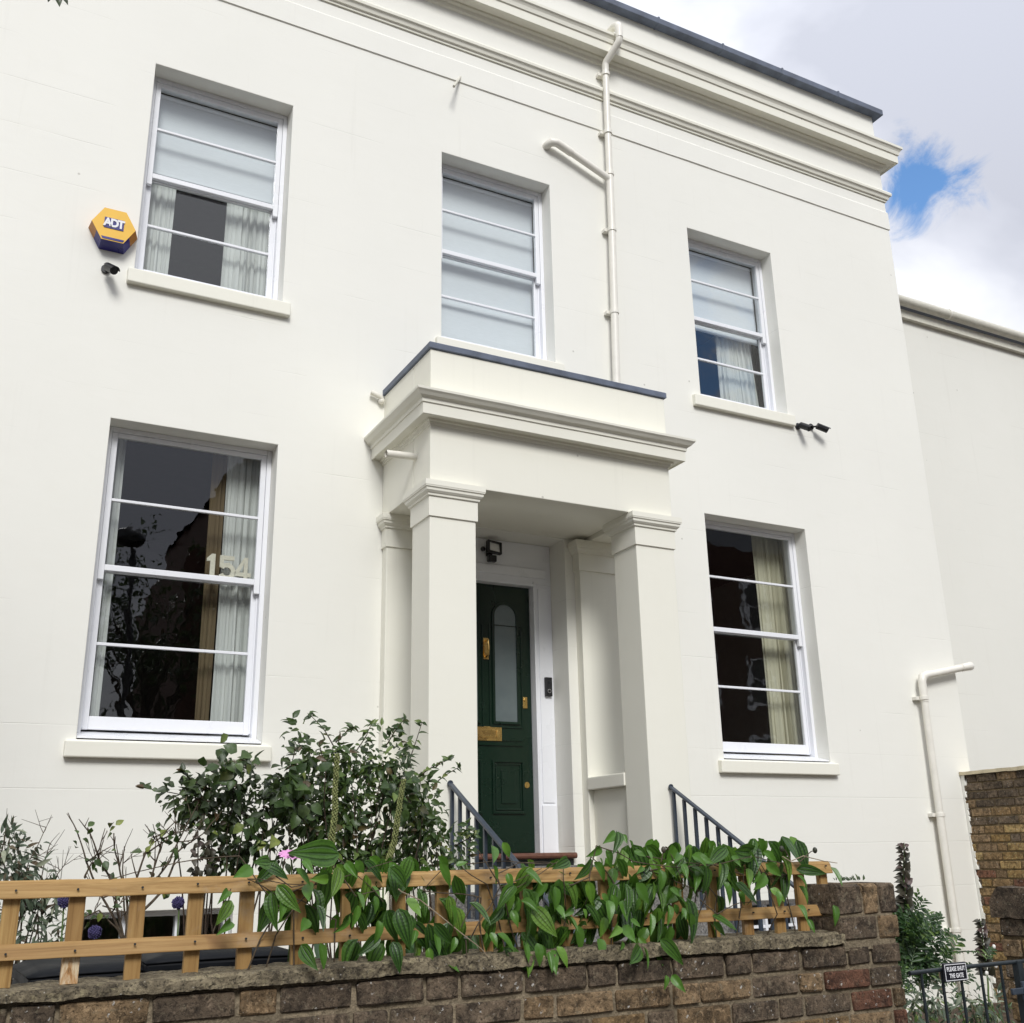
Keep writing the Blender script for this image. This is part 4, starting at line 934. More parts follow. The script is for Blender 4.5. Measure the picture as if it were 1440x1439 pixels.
# plant layout, metres
LEAVES= [[0.847,-4.777,1.639,0.789,-4.804,1.621],[0.882,-4.786,1.645,0.945,-4.816,1.624],[0.969,-4.804,1.636,1.009,-4.807,1.599],[1.02,-4.761,1.595,1.005,-4.803,1.553],[1.072,-4.778,1.629,1.036,-4.79,1.612],[1.059,-4.83,1.606,1.012,-4.853,1.604],[1.095,-4.819,1.637,1.068,-4.842,1.562],[1.092,-4.805,1.646,1.124,-4.812,1.62],[1.122,-4.804,1.65,1.133,-4.848,1.62],[1.101,-4.797,1.674,0.969,-4.834,1.682],[1.151,-4.807,1.656,1.181,-4.81,1.618],[0.912,-4.813,1.592,0.963,-4.843,1.524],[0.905,-4.781,1.572,0.906,-4.783,1.479],[0.779,-4.821,1.555,0.748,-4.844,1.501],[0.925,-4.81,1.563,0.932,-4.854,1.512],[0.774,-4.81,1.58,0.747,-4.856,1.563],[0.791,-4.788,1.497,0.753,-4.828,1.475],[1.159,-4.791,1.565,1.169,-4.838,1.532],[1.156,-4.822,1.529,1.145,-4.826,1.474],[1.15,-4.77,1.498,1.107,-4.78,1.457],[1.206,-4.828,1.554,1.214,-4.849,1.511],[1.228,-4.804,1.483,1.227,-4.819,1.421],[1.236,-4.796,1.445,1.177,-4.815,1.394],[1.214,-4.785,1.58,1.234,-4.814,1.563],[1.012,-4.801,1.495,0.985,-4.846,1.475],[1.033,-4.808,1.533,1.045,-4.854,1.476],[0.988,-4.82,1.429,1.013,-4.869,1.372],[1.048,-4.807,1.429,1.062,-4.815,1.365],[0.886,-4.82,1.654,0.831,-4.868,1.658],[0.983,-4.823,1.662,1.001,-4.852,1.629],[1.261,-4.81,1.634,1.327,-4.821,1.581],[1.286,-4.818,1.514,1.307,-4.847,1.418],[1.267,-4.78,1.511,1.29,-4.783,1.429],[1.268,-4.82,1.422,1.279,-4.869,1.363],[1.339,-4.766,1.542,1.362,-4.806,1.494],[1.401,-4.789,1.397,1.398,-4.796,1.347],[1.449,-4.781,1.364,1.483,-4.819,1.336],[1.458,-4.821,1.518,1.49,-4.823,1.459],[1.411,-4.803,1.468,1.462,-4.805,1.415],[1.479,-4.81,1.425,1.464,-4.827,1.383],[1.523,-4.822,1.523,1.568,-4.871,1.471],[1.622,-4.795,1.692,1.601,-4.845,1.648],[1.664,-4.782,1.703,1.692,-4.786,1.655],[1.618,-4.802,1.634,1.633,-4.804,1.58],[1.684,-4.774,1.607,1.689,-4.794,1.56],[1.698,-4.803,1.567,1.629,-4.811,1.519],[1.76,-4.763,1.613,1.789,-4.806,1.579],[1.73,-4.782,1.522,1.764,-4.83,1.501],[1.725,-4.823,1.498,1.725,-4.842,1.408],[1.763,-4.792,1.5,1.825,-4.818,1.419],[1.63,-4.805,1.428,1.685,-4.835,1.392],[1.726,-4.799,1.402,1.73,-4.83,1.355],[1.759,-4.826,1.395,1.764,-4.851,1.337],[1.747,-4.79,1.362,1.735,-4.826,1.313],[1.665,-4.777,1.383,1.737,-4.792,1.324],[1.8,-4.828,1.368,1.796,-4.855,1.318],[1.592,-4.798,1.433,1.587,-4.799,1.405],[1.613,-4.789,1.431,1.623,-4.818,1.401],[1.705,-4.761,1.494,1.71,-4.792,1.452],[1.487,-4.804,1.636,1.519,-4.807,1.646],[1.335,-4.804,1.495,1.315,-4.827,1.423],[1.35,-4.808,1.451,1.331,-4.825,1.419],[1.412,-4.809,1.438,1.415,-4.846,1.39],[1.669,-4.762,1.389,1.65,-4.765,1.352],[2.097,-4.807,1.733,2.067,-4.855,1.682],[2.111,-4.778,1.73,2.052,-4.8,1.704],[2.125,-4.801,1.725,2.127,-4.817,1.701],[2.041,-4.785,1.684,1.991,-4.801,1.653],[2.0,-4.786,1.646,1.942,-4.816,1.59],[2.067,-4.781,1.676,2.071,-4.8,1.625],[2.016,-4.814,1.649,2.033,-4.815,1.622],[1.903,-4.8,1.643,1.835,-4.837,1.626],[1.893,-4.782,1.576,1.933,-4.793,1.501],[1.836,-4.816,1.563,1.84,-4.828,1.498],[1.991,-4.773,1.574,1.997,-4.795,1.51],[2.023,-4.809,1.536,2.041,-4.814,1.505],[2.077,-4.783,1.53,2.087,-4.799,1.485],[2.113,-4.818,1.563,2.103,-4.84,1.481],[2.156,-4.82,1.566,2.199,-4.828,1.504],[2.25,-4.784,1.567,2.228,-4.816,1.514],[2.256,-4.822,1.606,2.249,-4.844,1.537],[2.305,-4.776,1.621,2.344,-4.782,1.584],[2.204,-4.797,1.615,2.167,-4.807,1.6],[2.205,-4.816,1.673,2.209,-4.858,1.653],[2.185,-4.773,1.67,2.219,-4.787,1.654],[2.35,-4.817,1.655,2.309,-4.849,1.636],[2.401,-4.816,1.651,2.458,-4.834,1.622],[2.423,-4.769,1.615,2.493,-4.784,1.585],[2.33,-4.816,1.597,2.338,-4.829,1.569],[1.971,-4.784,1.5,2.015,-4.805,1.443],[2.04,-4.789,1.46,2.02,-4.81,1.406],[1.937,-4.824,1.491,1.944,-4.832,1.462],[1.905,-4.76,1.464,1.931,-4.807,1.439],[2.07,-4.822,1.434,2.017,-4.871,1.409],[2.114,-4.79,1.431,2.117,-4.838,1.385],[2.121,-4.825,1.451,2.15,-4.836,1.431],[2.1,-4.812,1.511,2.083,-4.854,1.461],[2.217,-4.806,1.465,2.204,-4.832,1.41],[2.311,-4.78,1.488,2.3,-4.797,1.431],[2.34,-4.776,1.49,2.355,-4.779,1.455],[2.361,-4.801,1.471,2.338,-4.816,1.445],[2.363,-4.817,1.46,2.397,-4.819,1.401],[2.238,-4.823,1.382,2.295,-4.858,1.307],[2.153,-4.825,1.364,2.082,-4.869,1.324],[2.169,-4.823,1.363,2.173,-4.852,1.306],[2.25,-4.761,1.348,2.254,-4.798,1.305],[2.186,-4.772,1.389,2.208,-4.787,1.359],[1.844,-4.806,1.379,1.871,-4.833,1.33],[1.831,-4.789,1.368,1.807,-4.836,1.316],[1.785,-4.803,1.389,1.787,-4.82,1.344],[2.025,-4.778,1.394,2.014,-4.821,1.353],[2.104,-4.793,1.383,2.082,-4.833,1.365],[2.227,-4.86,1.275,2.217,-4.87,1.233],[2.251,-4.86,1.273,2.256,-4.901,1.233],[2.332,-4.772,1.545,2.332,-4.812,1.522],[2.035,-4.825,1.513,2.02,-4.865,1.463],[2.159,-4.818,1.516,2.16,-4.818,1.471],[1.845,-4.804,1.504,1.851,-4.847,1.484],[1.932,-4.763,1.493,1.891,-4.777,1.469],[2.429,-4.779,1.651,2.486,-4.805,1.629],[2.481,-4.79,1.613,2.47,-4.813,1.53],[2.521,-4.814,1.625,2.522,-4.814,1.584],[2.591,-4.764,1.595,2.599,-4.77,1.562],[2.633,-4.769,1.664,2.774,-4.772,1.65],[2.649,-4.828,1.659,2.657,-4.871,1.61],[2.769,-4.766,1.658,2.817,-4.791,1.624],[2.584,-4.782,1.673,2.503,-4.798,1.633],[2.673,-4.785,1.601,2.646,-4.817,1.549],[2.709,-4.801,1.596,2.667,-4.819,1.553],[2.769,-4.773,1.616,2.823,-4.79,1.573],[2.567,-4.769,1.559,2.586,-4.796,1.49],[2.592,-4.81,1.554,2.652,-4.829,1.497],[2.642,-4.766,1.524,2.647,-4.775,1.484],[2.77,-4.786,1.529,2.807,-4.816,1.496],[2.778,-4.815,1.521,2.766,-4.834,1.477],[2.88,-4.816,1.572,2.916,-4.847,1.538],[2.904,-4.79,1.534,2.927,-4.809,1.483],[2.896,-4.795,1.593,2.98,-4.83,1.582],[3.074,-4.789,1.597,3.087,-4.824,1.546],[3.063,-4.792,1.462,3.054,-4.805,1.4],[2.485,-4.798,1.447,2.559,-4.832,1.41],[2.514,-4.765,1.425,2.54,-4.786,1.381],[2.383,-4.79,1.509,2.385,-4.834,1.391],[2.338,-4.826,1.48,2.332,-4.844,1.45],[2.86,-4.823,1.469,2.868,-4.862,1.422],[2.945,-4.778,1.416,2.947,-4.802,1.375],[2.62,-4.769,1.648,2.616,-4.809,1.615],[2.736,-4.806,1.579,2.682,-4.851,1.54],[2.358,-4.815,1.624,2.35,-4.849,1.581]]
BLOB_DARK = [[1.274,-2.3,1.988,0.221,0.161],[1.434,-2.3,2.062,0.19,0.139],[1.447,-2.3,1.847,0.195,0.197],[1.361,-2.3,1.76,0.128,0.158],[1.168,-2.3,1.952,0.162,0.106],[1.611,-2.3,1.955,0.163,0.154],[1.72,-2.3,2.103,0.139,0.15],[1.566,-2.3,1.723,0.209,0.106]]
SHOOT_DARK = [[[1.276,-2.3,1.953],[1.13,-2.3,1.987],[0.935,-2.3,2.027]],[[1.271,-2.3,2.024],[1.159,-2.3,2.076],[1.114,-2.3,2.11]],[[1.451,-2.3,2.098],[1.429,-2.3,2.153],[1.416,-2.3,2.178]]]
BLOB_TALL = [[1.901,-2.1,2.16,0.189,0.177],[2.112,-2.1,2.164,0.217,0.16],[2.307,-2.1,2.189,0.201,0.154],[1.991,-2.1,1.967,0.254,0.214],[2.246,-2.1,1.969,0.287,0.238],[1.874,-2.1,1.815,0.185,0.19],[2.124,-2.1,1.737,0.322,0.192],[2.442,-2.1,2.03,0.181,0.162],[2.003,-2.1,1.645,0.293,0.097],[2.36,-2.1,1.627,0.264,0.1]]
SHOOT_TALL = [[[1.96,-2.1,2.28],[1.893,-2.1,2.377],[1.839,-2.1,2.463]],[[1.98,-2.1,2.3],[2.062,-2.1,2.383],[2.105,-2.1,2.397]],[[2.088,-2.1,2.243],[2.159,-2.1,2.346],[2.196,-2.1,2.409]],[[2.283,-2.1,2.289],[2.348,-2.1,2.394],[2.405,-2.1,2.45]],[[2.441,-2.1,2.171],[2.498,-2.1,2.316],[2.511,-2.1,2.429]],[[2.509,-2.1,2.132],[2.623,-2.1,2.195],[2.701,-2.1,2.218]],[[1.857,-2.1,2.237],[1.793,-2.1,2.275],[1.764,-2.1,2.293]]]
BLOB_GREEN = [[2.599,-2.0,1.814,0.208,0.195],[2.691,-2.0,1.713,0.177,0.145],[2.466,-2.0,1.696,0.203,0.159],[2.784,-2.0,1.732,0.122,0.122],[2.599,-2.0,1.935,0.139,0.09],[2.646,-2.0,1.594,0.184,0.071]]
SHOOT_GREEN = [[[2.598,-2.0,2.058],[2.714,-2.0,2.134],[2.785,-2.0,2.186]],[[2.784,-2.0,1.732],[2.855,-2.0,1.772],[2.897,-2.0,1.792]]]
TWIGS = [[[0.883,-2.5,1.244],[0.798,-2.5,1.555],[0.723,-2.5,1.683],[0.655,-2.5,1.836]],[[0.883,-2.5,1.244],[0.858,-2.5,1.522],[0.818,-2.5,1.618],[0.774,-2.5,1.81]],[[0.884,-2.5,1.305],[0.891,-2.5,1.584],[0.928,-2.5,1.711],[0.964,-2.5,1.792]],[[0.897,-2.5,1.335],[0.969,-2.5,1.614],[0.991,-2.5,1.792]],[[0.893,-2.5,1.274],[0.929,-2.5,1.52],[1.046,-2.5,1.677],[1.108,-2.5,1.841]],[[0.887,-2.5,1.274],[0.772,-2.5,1.494],[0.662,-2.5,1.668],[0.626,-2.5,1.779]],[[0.882,-2.5,1.397],[1.024,-2.5,1.549],[1.077,-2.5,1.709],[1.206,-2.5,1.807]],[[0.992,-2.5,1.776],[1.053,-2.5,1.801],[1.154,-2.5,1.814]],[[0.894,-2.5,1.304],[0.744,-2.5,1.464],[0.679,-2.5,1.436],[0.682,-2.5,1.315]],[[0.928,-2.5,1.711],[1.039,-2.5,1.775],[1.062,-2.5,1.825]],[[0.668,-2.5,1.606],[0.687,-2.5,1.668],[0.722,-2.5,1.689]],[[0.869,-2.5,1.398],[0.829,-2.5,1.633],[0.835,-2.5,1.745]]]
LTWIGS = [[[0.36,-2.9,1.219],[0.382,-2.9,1.489],[0.387,-2.9,1.685],[0.444,-2.9,1.823]],[[0.387,-2.9,1.217],[0.426,-2.9,1.46],[0.446,-2.9,1.656],[0.468,-2.9,1.756]],[[0.411,-2.9,1.242],[0.467,-2.9,1.458],[0.505,-2.9,1.626],[0.534,-2.9,1.668]],[[0.344,-2.9,1.247],[0.322,-2.9,1.546],[0.281,-2.9,1.772]],[[0.371,-2.9,1.245],[0.369,-2.9,1.601],[0.319,-2.9,1.8]],[[0.411,-2.9,1.242],[0.447,-2.9,1.514],[0.522,-2.9,1.597]]]
BLOB_LEFT = [[0.288,-2.9,1.715,0.06,0.1],[0.324,-2.9,1.644,0.096,0.062],[0.413,-2.9,1.46,0.096,0.084],[0.48,-2.9,1.347,0.111,0.083],[0.349,-2.9,1.546,0.082,0.084],[0.492,-2.9,1.238,0.082,0.041],[0.341,-2.9,1.729,0.083,0.063],[0.487,-2.9,1.536,0.073,0.068],[0.409,-2.9,1.614,0.083,0.071]]
BLOB_RIGHT = [[5.347,-3.0,1.187,0.157,0.105],[5.476,-3.0,1.222,0.173,0.139],[5.479,-3.0,1.08,0.259,0.137],[5.31,-3.0,0.99,0.167,0.142],[5.485,-3.0,0.959,0.246,0.087],[5.667,-3.0,1.091,0.138,0.073]]
BLOB_LOW = [[5.102,-3.3,0.874,0.17,0.08],[5.326,-3.3,0.84,0.205,0.093],[5.554,-3.3,0.798,0.211,0.082],[5.221,-3.3,0.755,0.348,0.065],[5.66,-3.3,0.729,0.121,0.052],[4.923,-3.3,0.814,0.11,0.079]]
SPIKE1 = [[[5.24,-3.0,0.838],[5.35,-3.0,1.268],[5.413,-3.0,1.699]]]
SPIKE2 = [[[6.436,-2.6,0.545],[6.479,-2.6,0.849],[6.488,-2.6,1.196]]]
SEEDS = [[[1.437,-3.7,1.606],[1.447,-3.7,1.825],[1.463,-3.7,2.081]],[[1.674,-3.7,1.573],[1.718,-3.7,1.74],[1.75,-3.7,1.985]]]
STEM = [[[1.293,-4.8,1.571],[1.369,-4.8,1.536],[1.484,-4.8,1.451],[1.582,-4.8,1.375],[1.643,-4.8,1.303]],[[1.521,-4.8,1.415],[1.525,-4.8,1.357],[1.535,-4.8,1.296]],[[1.606,-4.8,1.353],[1.6,-4.8,1.282]],[[1.635,-4.8,1.583],[1.565,-4.8,1.682]],[[1.564,-4.8,1.542],[1.521,-4.8,1.481],[1.504,-4.8,1.451]],[[2.829,-4.8,1.64],[2.868,-4.8,1.622],[2.933,-4.8,1.641],[3.037,-4.8,1.619],[3.102,-4.8,1.615]],[[2.868,-4.8,1.627],[2.845,-4.8,1.663],[2.829,-4.8,1.668]],[[2.913,-4.8,1.621],[2.971,-4.8,1.656],[2.993,-4.8,1.661]],[[2.278,-4.8,1.632],[2.291,-4.8,1.672]],[[1.9,-4.8,1.565],[1.984,-4.8,1.585],[2.017,-4.8,1.687],[2.102,-4.8,1.663],[2.159,-4.8,1.634],[2.368,-4.8,1.612],[2.527,-4.8,1.62],[2.693,-4.8,1.642],[2.826,-4.8,1.622]],[[2.436,-4.8,1.503],[2.51,-4.8,1.454],[2.609,-4.8,1.486],[2.709,-4.8,1.494]],[[1.11,-4.8,1.613],[1.156,-4.8,1.555],[1.247,-4.8,1.573]],[[0.91,-4.8,1.617],[0.958,-4.8,1.585],[0.99,-4.8,1.59]],[[0.74,-4.8,1.475],[0.765,-4.8,1.548],[0.782,-4.8,1.586]]]
# ------------------------------------------------------------------ plants
rp = random.Random(21)
def leaf_mesh(mat, n=5, wide=.5, fold=.25, curl=.5, tipped=1.4, seg=2, wavy=.0, stalk=.08):
    """unit leaf: base at the origin, grows along +Z, face towards -Y"""
    me_v, me_f, uv = [], [], []
    cols = [-1+2*i/(2*seg) for i in range(2*seg+1)]
    for j in range(n+1):
        v = j/n; w = wide*.5*(math.sin(math.pi*min(1, v**.72*.97+.015))**.8)*(1-.25*v*(tipped-1))*(1-.45*v**3)
        if j == n: w = .004
        for c in cols:
            x = c*w; z = v; y = -fold*(abs(c)*w)*1.0 + curl*(v**1.7)*.38 + wavy*math.sin(v*9+c*2)*abs(c)
            z2 = v - curl*.20*v**2
            me_v.append((x, y, z2)); uv.append((.5+c*.5, v))
    k = len(cols)
    for j in range(n):
        for i in range(k-1): a = j*k+i; me_f.append((a, a+1, a+k+1, a+k))
    me = bpy.data.meshes.new('leaf'); me.from_pydata(me_v, [], me_f); me.update()
    l = me.uv_layers.new(name='UVMap')
    for p in me.polygons:
        for li in p.loop_indices: l.data[li].uv = uv[me.loops[li].vertex_index]
    me.polygons.foreach_set('use_smooth', [True]*len(me.polygons)); me.materials.append(M[mat]); return me
def pinnate_mesh(mat, pairs=6, wide=.42):
    vs, fs = [], []
    def lobe(bx, bz, dx, dz, ln, w):
        n = len(vs); px, pz = -dz, dx; yb = .10*bz*bz
        for t_, k in ((0, .35), (.45, 1), (.8, .6)):
            for s in (-1, 0, 1): vs.append((bx+dx*ln*t_+px*w*k*s, yb+.06*t_-.05*abs(s)*k, bz+dz*ln*t_+pz*w*k*s-.04*t_*t_))
        vs.append((bx+dx*ln, yb+.10, bz+dz*ln-.06))
        for a in (0, 3): fs.extend([(n+a, n+a+1, n+a+4, n+a+3), (n+a+1, n+a+2, n+a+5, n+a+4)])
        fs.extend([(n+6, n+7, n+9), (n+7, n+8, n+9)])
    for i in range(pairs):
        z = .12+.78*i/pairs; ln = wide*(.5+.9*math.sin(math.pi*(.25+.7*i/pairs)))*.62
        for s in (-1, 1): k_ = rp.uniform(.75, 1.2); lobe(0, z+rp.uniform(-.03, .03), s*.80*k_, .60+rp.uniform(-.2, .2), ln*k_, .060*rp.uniform(.8, 1.3))
    lobe(0, .82, 0, 1, .22, .07); n = len(vs)
    vs.extend([(-.012, 0, 0), (.012, 0, 0), (.006, .08, .9), (-.006, .08, .9)]); fs.append((n, n+1, n+2, n+3))
    me = bpy.data.meshes.new('leaf'); me.from_pydata(vs, [], fs); me.update()
    me.polygons.foreach_set('use_smooth', [True]*len(me.polygons)); me.materials.append(M[mat]); return me
def orient(d, face=(0, -1, 0), roll=0.):                   # +Z along d, -Y turned as near as possible to face
    z = Vector(d).normalized(); f = Vector(face); y = -(f-z*f.dot(z))
    if y.length < 1e-3: y = Vector((1, 0, 0)).cross(z)
    y.normalize(); x = y.cross(z); m = Matrix((x, y, z)).transposed()
    return m.to_quaternion() @ Quaternion((0, 0, 1), roll)
CAMP = Vector((0, -8, 1.65))
def leaves(parent, items, meshes, limit=300, stuff='foliage'):
    """items: (pos, quat, size). The largest in view are parts of their own, the rest one joined part."""
    items = sorted(items, key=lambda i: -i[2]/(i[0]-CAMP).length)
    for p, q, s in items[:limit]:
        o = bpy.data.objects.new('leaf', rp.choice(meshes)); COL.objects.link(o); o.parent = parent
        o.location = p-WL[parent.name]; o.rotation_mode = 'QUATERNION'; o.rotation_quaternion = q; o.scale = (s,)*3
    rest = items[limit:]
    if rest:
        vs, fs = [], []; off = WL[parent.name]
        data = [([v.co.copy() for v in me.vertices], [tuple(p.vertices) for p in me.polygons]) for me in meshes]
        for p, q, s in rest:
            V, F = rp.choice(data); n = len(vs); m = q.to_matrix()*s; b = p-off
            vs.extend([tuple(m @ v+b) for v in V]); fs.extend([tuple(i+n for i in f) for f in F])
        me = bpy.data.meshes.new(stuff); me.from_pydata(vs, [], fs); me.update(); me.polygons.foreach_set('use_smooth', [True]*len(fs))
        me.materials.append(meshes[0].materials[0]); o = bpy.data.objects.new(stuff, me); COL.objects.link(o); o.parent = parent; o['kind'] = 'stuff'
def rdir(k=1.): return Vector((rp.gauss(0, k), rp.gauss(0, k), rp.gauss(0, k)))
def wiggle(path, amp, n=6):
    P = [Vector(p) for p in path]; out_ = []
    for a, b in zip(P, P[1:]):
        for i in range(n): out_.append(a.lerp(b, i/n))
    out_.append(P[-1]); sd = rp.random()*50
    return [p+noise.noise_vector(p*7+Vector((sd, 0, 0)))*amp*(0 if i in (0,) else 1) for i, p in enumerate(out_)]

# climber with large three-veined leaves over the trellis
cl = thing('climbing_plant', 'evergreen climber with large three-veined glossy leaves trailing over the trellis and wall', 'climber', (2.0, -4.74, 1.36))
LM = [leaf_mesh('climber_leaf', 8, w, f, c, 2.1, 3, .012) for w, f, c in ((.43, .45, .55), (.49, .28, .9), (.39, .7, .4), (.45, .5, 1.1), (.52, .25, .3), (.41, .9, .8))]
items = []
for a in LEAVES:
    p, q_ = Vector(a[:3]), Vector(a[3:]); d = q_-p; ln = d.length
    d = d+Vector((0, rp.uniform(-.30, .12)*ln, 0))
    face = Vector((rp.uniform(-.6, .7), -1, rp.uniform(.0, .75)))
    items.append((p, orient(d, face, rp.uniform(-.45, .45)), ln*rp.uniform(1.20, 1.38)))
dense = [(.92, 1.30, 1.45, 1.64, 30), (1.16, 1.52, 1.36, 1.62, 52), (1.50, 1.85, 1.36, 1.46, 16), (1.72, 2.36, 1.36, 1.60, 150), (2.2, 2.98, 1.53, 1.67, 115), (2.3, 2.6, 1.36, 1.54, 18)]
for x0, x1, z0, z1, n in dense:
    for _ in range(n):
        p = Vector((rp.uniform(x0, x1), rp.uniform(-4.75, -4.62), rp.uniform(z0, z1)+.05)); ln = rp.uniform(.08, .14)
        items.append((p, orient((rp.gauss(0, .5), rp.gauss(0, .35), -1), (rp.uniform(-.7, .7), -1, rp.uniform(0, .9)), rp.uniform(-.6, .6)), ln))
leaves(cl, items, LM, 290)
for P in STEM:
    MB().tube(wiggle(P, .010 if len(P) > 3 else .0), .0022, 6, r2=.0014).build('stem', 'pale_twig' if len(P) == 5 else 'twig', cl, smooth=True)
for a in range(16):
    x = rp.uniform(.85, 2.95); z = rp.uniform(1.42, 1.6); P = [(x, -4.70, 1.34), (x+rp.uniform(-.1, .1), -4.735, z), (x+rp.uniform(-.25, .25), -4.72, rp.uniform(1.55, 1.68)), (x+rp.uniform(-.4, .4), -4.74, rp.uniform(1.5, 1.66))]
    MB().tube(wiggle(P, .02), .0026, 6, r2=.0012).build('stem', 'twig', cl, smooth=True)
for P in (STEM[6][-1], STEM[7][-1], STEM[8][-1]):
    MB().ball(P, .009, 8, 6, (1, 1, 1.3)).build('seed_pod', 'bract', cl, smooth=True)

def shrub(name, label, loc, blobs, shoots, mat, ls, per, wide=.5, stems=14, base=None, depth=.8, drop=.5, group='shrubs in front of the house', bark='bark'):
    t = thing(name, label, 'shrub', loc, group); L0 = Vector(loc)
    meshes = [leaf_mesh(mat, 4, wide*k, .5, c, 1.4, 1) for k, c in ((1, .5), (.85, .9), (1.1, .2), (.95, 1.2))]
    items = []; tips = []
    for (x, y, z, rx, rz) in blobs:
        ry = min(rx, rz)*depth; n = int(per*rx*rz/.0225)
        ctr = Vector((x, y, z))
        cl_ = [ctr+Vector((rp.gauss(0, .46)*rx, rp.gauss(0, .5)*ry, rp.gauss(0, .46)*rz)) for _ in range(max(5, n//9))]
        tips += cl_[:max(3, len(cl_)//3)]
        for _ in range(n):
            if rp.random() < .82: p = rp.choice(cl_)+rdir(.026)
            else:
                while True:
                    q = Vector((rp.uniform(-1, 1), rp.uniform(-1, 1), rp.uniform(-1, 1)))
                    if .25 < q.length < 1: break
                p = ctr+Vector((q.x*rx, q.y*ry, q.z*rz))
            o_ = (p-ctr); o_ = Vector((o_.x/rx, o_.y/ry, o_.z/rz))
            d = o_*.8+rdir(.5)+Vector((0, 0, -drop*.5))
            items.append((p, orient(d, (rp.uniform(-.6, .6), -.7, rp.uniform(.2, 1.3)), rp.uniform(-.8, .8)), ls*rp.uniform(.5, 1.45)))
    b0 = Vector(base or (loc[0], loc[1], .2))
    for p in rp.sample(tips, min(stems, len(tips))):
        mid = b0.lerp(p, .5)+Vector((rp.gauss(0, .06), rp.gauss(0, .05), .05))
        MB().tube(wiggle([b0+Vector((rp.gauss(0, .05), rp.gauss(0, .05), 0)), mid, p], .03), .008, 6, r2=.0025).build('stem', bark, t, smooth=True)
    for P in shoots:
        Q = wiggle([Vector(p)+Vector((0, rp.uniform(-.05, .05), 0)) for p in P], .010)
        MB().tube(Q, .004, 5, r2=.0018).build('stem', bark, t, smooth=True)
        for i, p in enumerate(Q):
            if i % 2 and i > 2:
                for s in (-1, 1):
                    if rp.random() < .8:
                        items.append((p, orient(Vector((s*rp.uniform(.4, 1), rp.uniform(-.6, .3), rp.uniform(-.5, .5))), (0, -.8, .8), rp.uniform(-.5, .5)), ls*rp.uniform(.8, 1.25)))
        for k in range(5): items.append((Q[-1], orient((rp.gauss(0, .8), rp.gauss(0, .5), rp.uniform(-.3, .8)), (0, -.8, .6), rp.uniform(-.6, .6)), ls*rp.uniform(.7, 1.1)))
    leaves(t, items, meshes, 280)
    return t
shrub('dark_shrub', 'dark-leaved bushy shrub under the ground floor window with the number', (1.35, -2.3, .2), BLOB_DARK, SHOOT_DARK, 'dark_leaf', .058, 120, .55, 16)
shrub('tall_shrub', 'tall dark green shrub with long upright shoots against the left porch column', (2.1, -2.1, .2), BLOB_TALL, SHOOT_TALL, 'shrub_leaf', .058, 128, .48, 26)
shrub('leafy_shrub', 'brighter green small-leaved shrub next to the left stair railing', (2.65, -2.0, .2), BLOB_GREEN, SHOOT_GREEN, 'green_leaf', .052, 130, .45, 14)
shrub('narrow_leaved_shrub', 'twiggy shrub with narrow grey-green leaves at the left end of the trellis', (.32, -2.9, .2), BLOB_LEFT, [], 'grey_leaf', .055, 260, .28, 14)
BR = [leaf_mesh('green_leaf', 4, .78, .3, .5, 1.1, 1), leaf_mesh('green_leaf', 4, .7, .45, .8, 1.1, 1)]
for nm, spots in (('dark_shrub', ((1.27, -2.55, 2.13), (1.33, -2.5, 2.10), (1.60, -2.5, 2.03), (1.45, -2.5, 1.80))), ('tall_shrub', ((1.64, -2.4, 2.02), (1.70, -2.4, 2.12), (1.67, -2.45, 1.90), (2.30, -2.3, 2.05), (2.36, -2.3, 1.98)))):
    ow = bpy.data.objects[nm]; it = []
    for sp_ in spots:
        for _ in range(15): it.append((Vector(sp_)+Vector((rp.gauss(0, .05), rp.gauss(0, .04), rp.gauss(0, .05))), orient(rdir(.8)+Vector((0, 0, -.4)), (rp.uniform(-.5, .5), -.9, .8), rp.uniform(-.5, .5)), rp.uniform(.06, .10)))
    leaves(ow, it, BR, 80)
lt = [o for o in S.objects if o.name == 'narrow_leaved_shrub'][0]
def branchlets(t, P, mat, r=.006, kids=7, ln=.14):
    Q = wiggle(P, .014); MB().tube(Q, r, 6, r2=r*.35).build('stem', mat, t, smooth=True)
    for _ in range(kids):
        i = rp.randrange(len(Q)//3, len(Q)); d = Vector((rp.gauss(0, .6), rp.gauss(0, .4), rp.uniform(.3, 1))).normalized(); k = ln*rp.uniform(.4, 1.1)
        e = Q[i]+d*k; B = wiggle([Q[i], e], .012, 4); MB().tube(B, r*.42, 5, r2=r*.2).build('twig', mat, t, smooth=True)
        if rp.random() < .6:
            d2 = (d+rdir(.5)).normalized(); MB().tube([B[2], B[2]+d2*k*.5], r*.3, 5, r2=r*.16).build('twig', mat, t, smooth=True)
for P in LTWIGS: branchlets(lt, P, 'twig', .004, 7, .13)
rose = thing('rose_bush', 'bare pruned rose bush with thin dark stems and few leaves', 'rose bush', (.89, -2.5, .2))
for i, P in enumerate(TWIGS): branchlets(rose, [(P[0][0], -2.5, .25)]+P if i < 6 else P, 'twig', .0085 if i < 7 else .005, 6, .13)
items = []
RM = [leaf_mesh('green_leaf', 4, .62, .4, .5, 1.3, 1), leaf_mesh('green_leaf', 4, .55, .5, .9, 1.3, 1)]
for P in TWIGS:
    for p in P[1:]:
        if rp.random() < .75:
            for _ in range(rp.randrange(2, 7)): items.append((Vector(p)+rdir(.02), orient(rdir(1)+Vector((0, 0, -.2)), (rp.uniform(-.5, .5), -.8, .7), 0), rp.uniform(.035, .06)))
leaves(rose, items, RM, 250)
dry = [leaf_mesh('bract', 4, .6, .6, 1.4, 1.3, 1)]; items = []
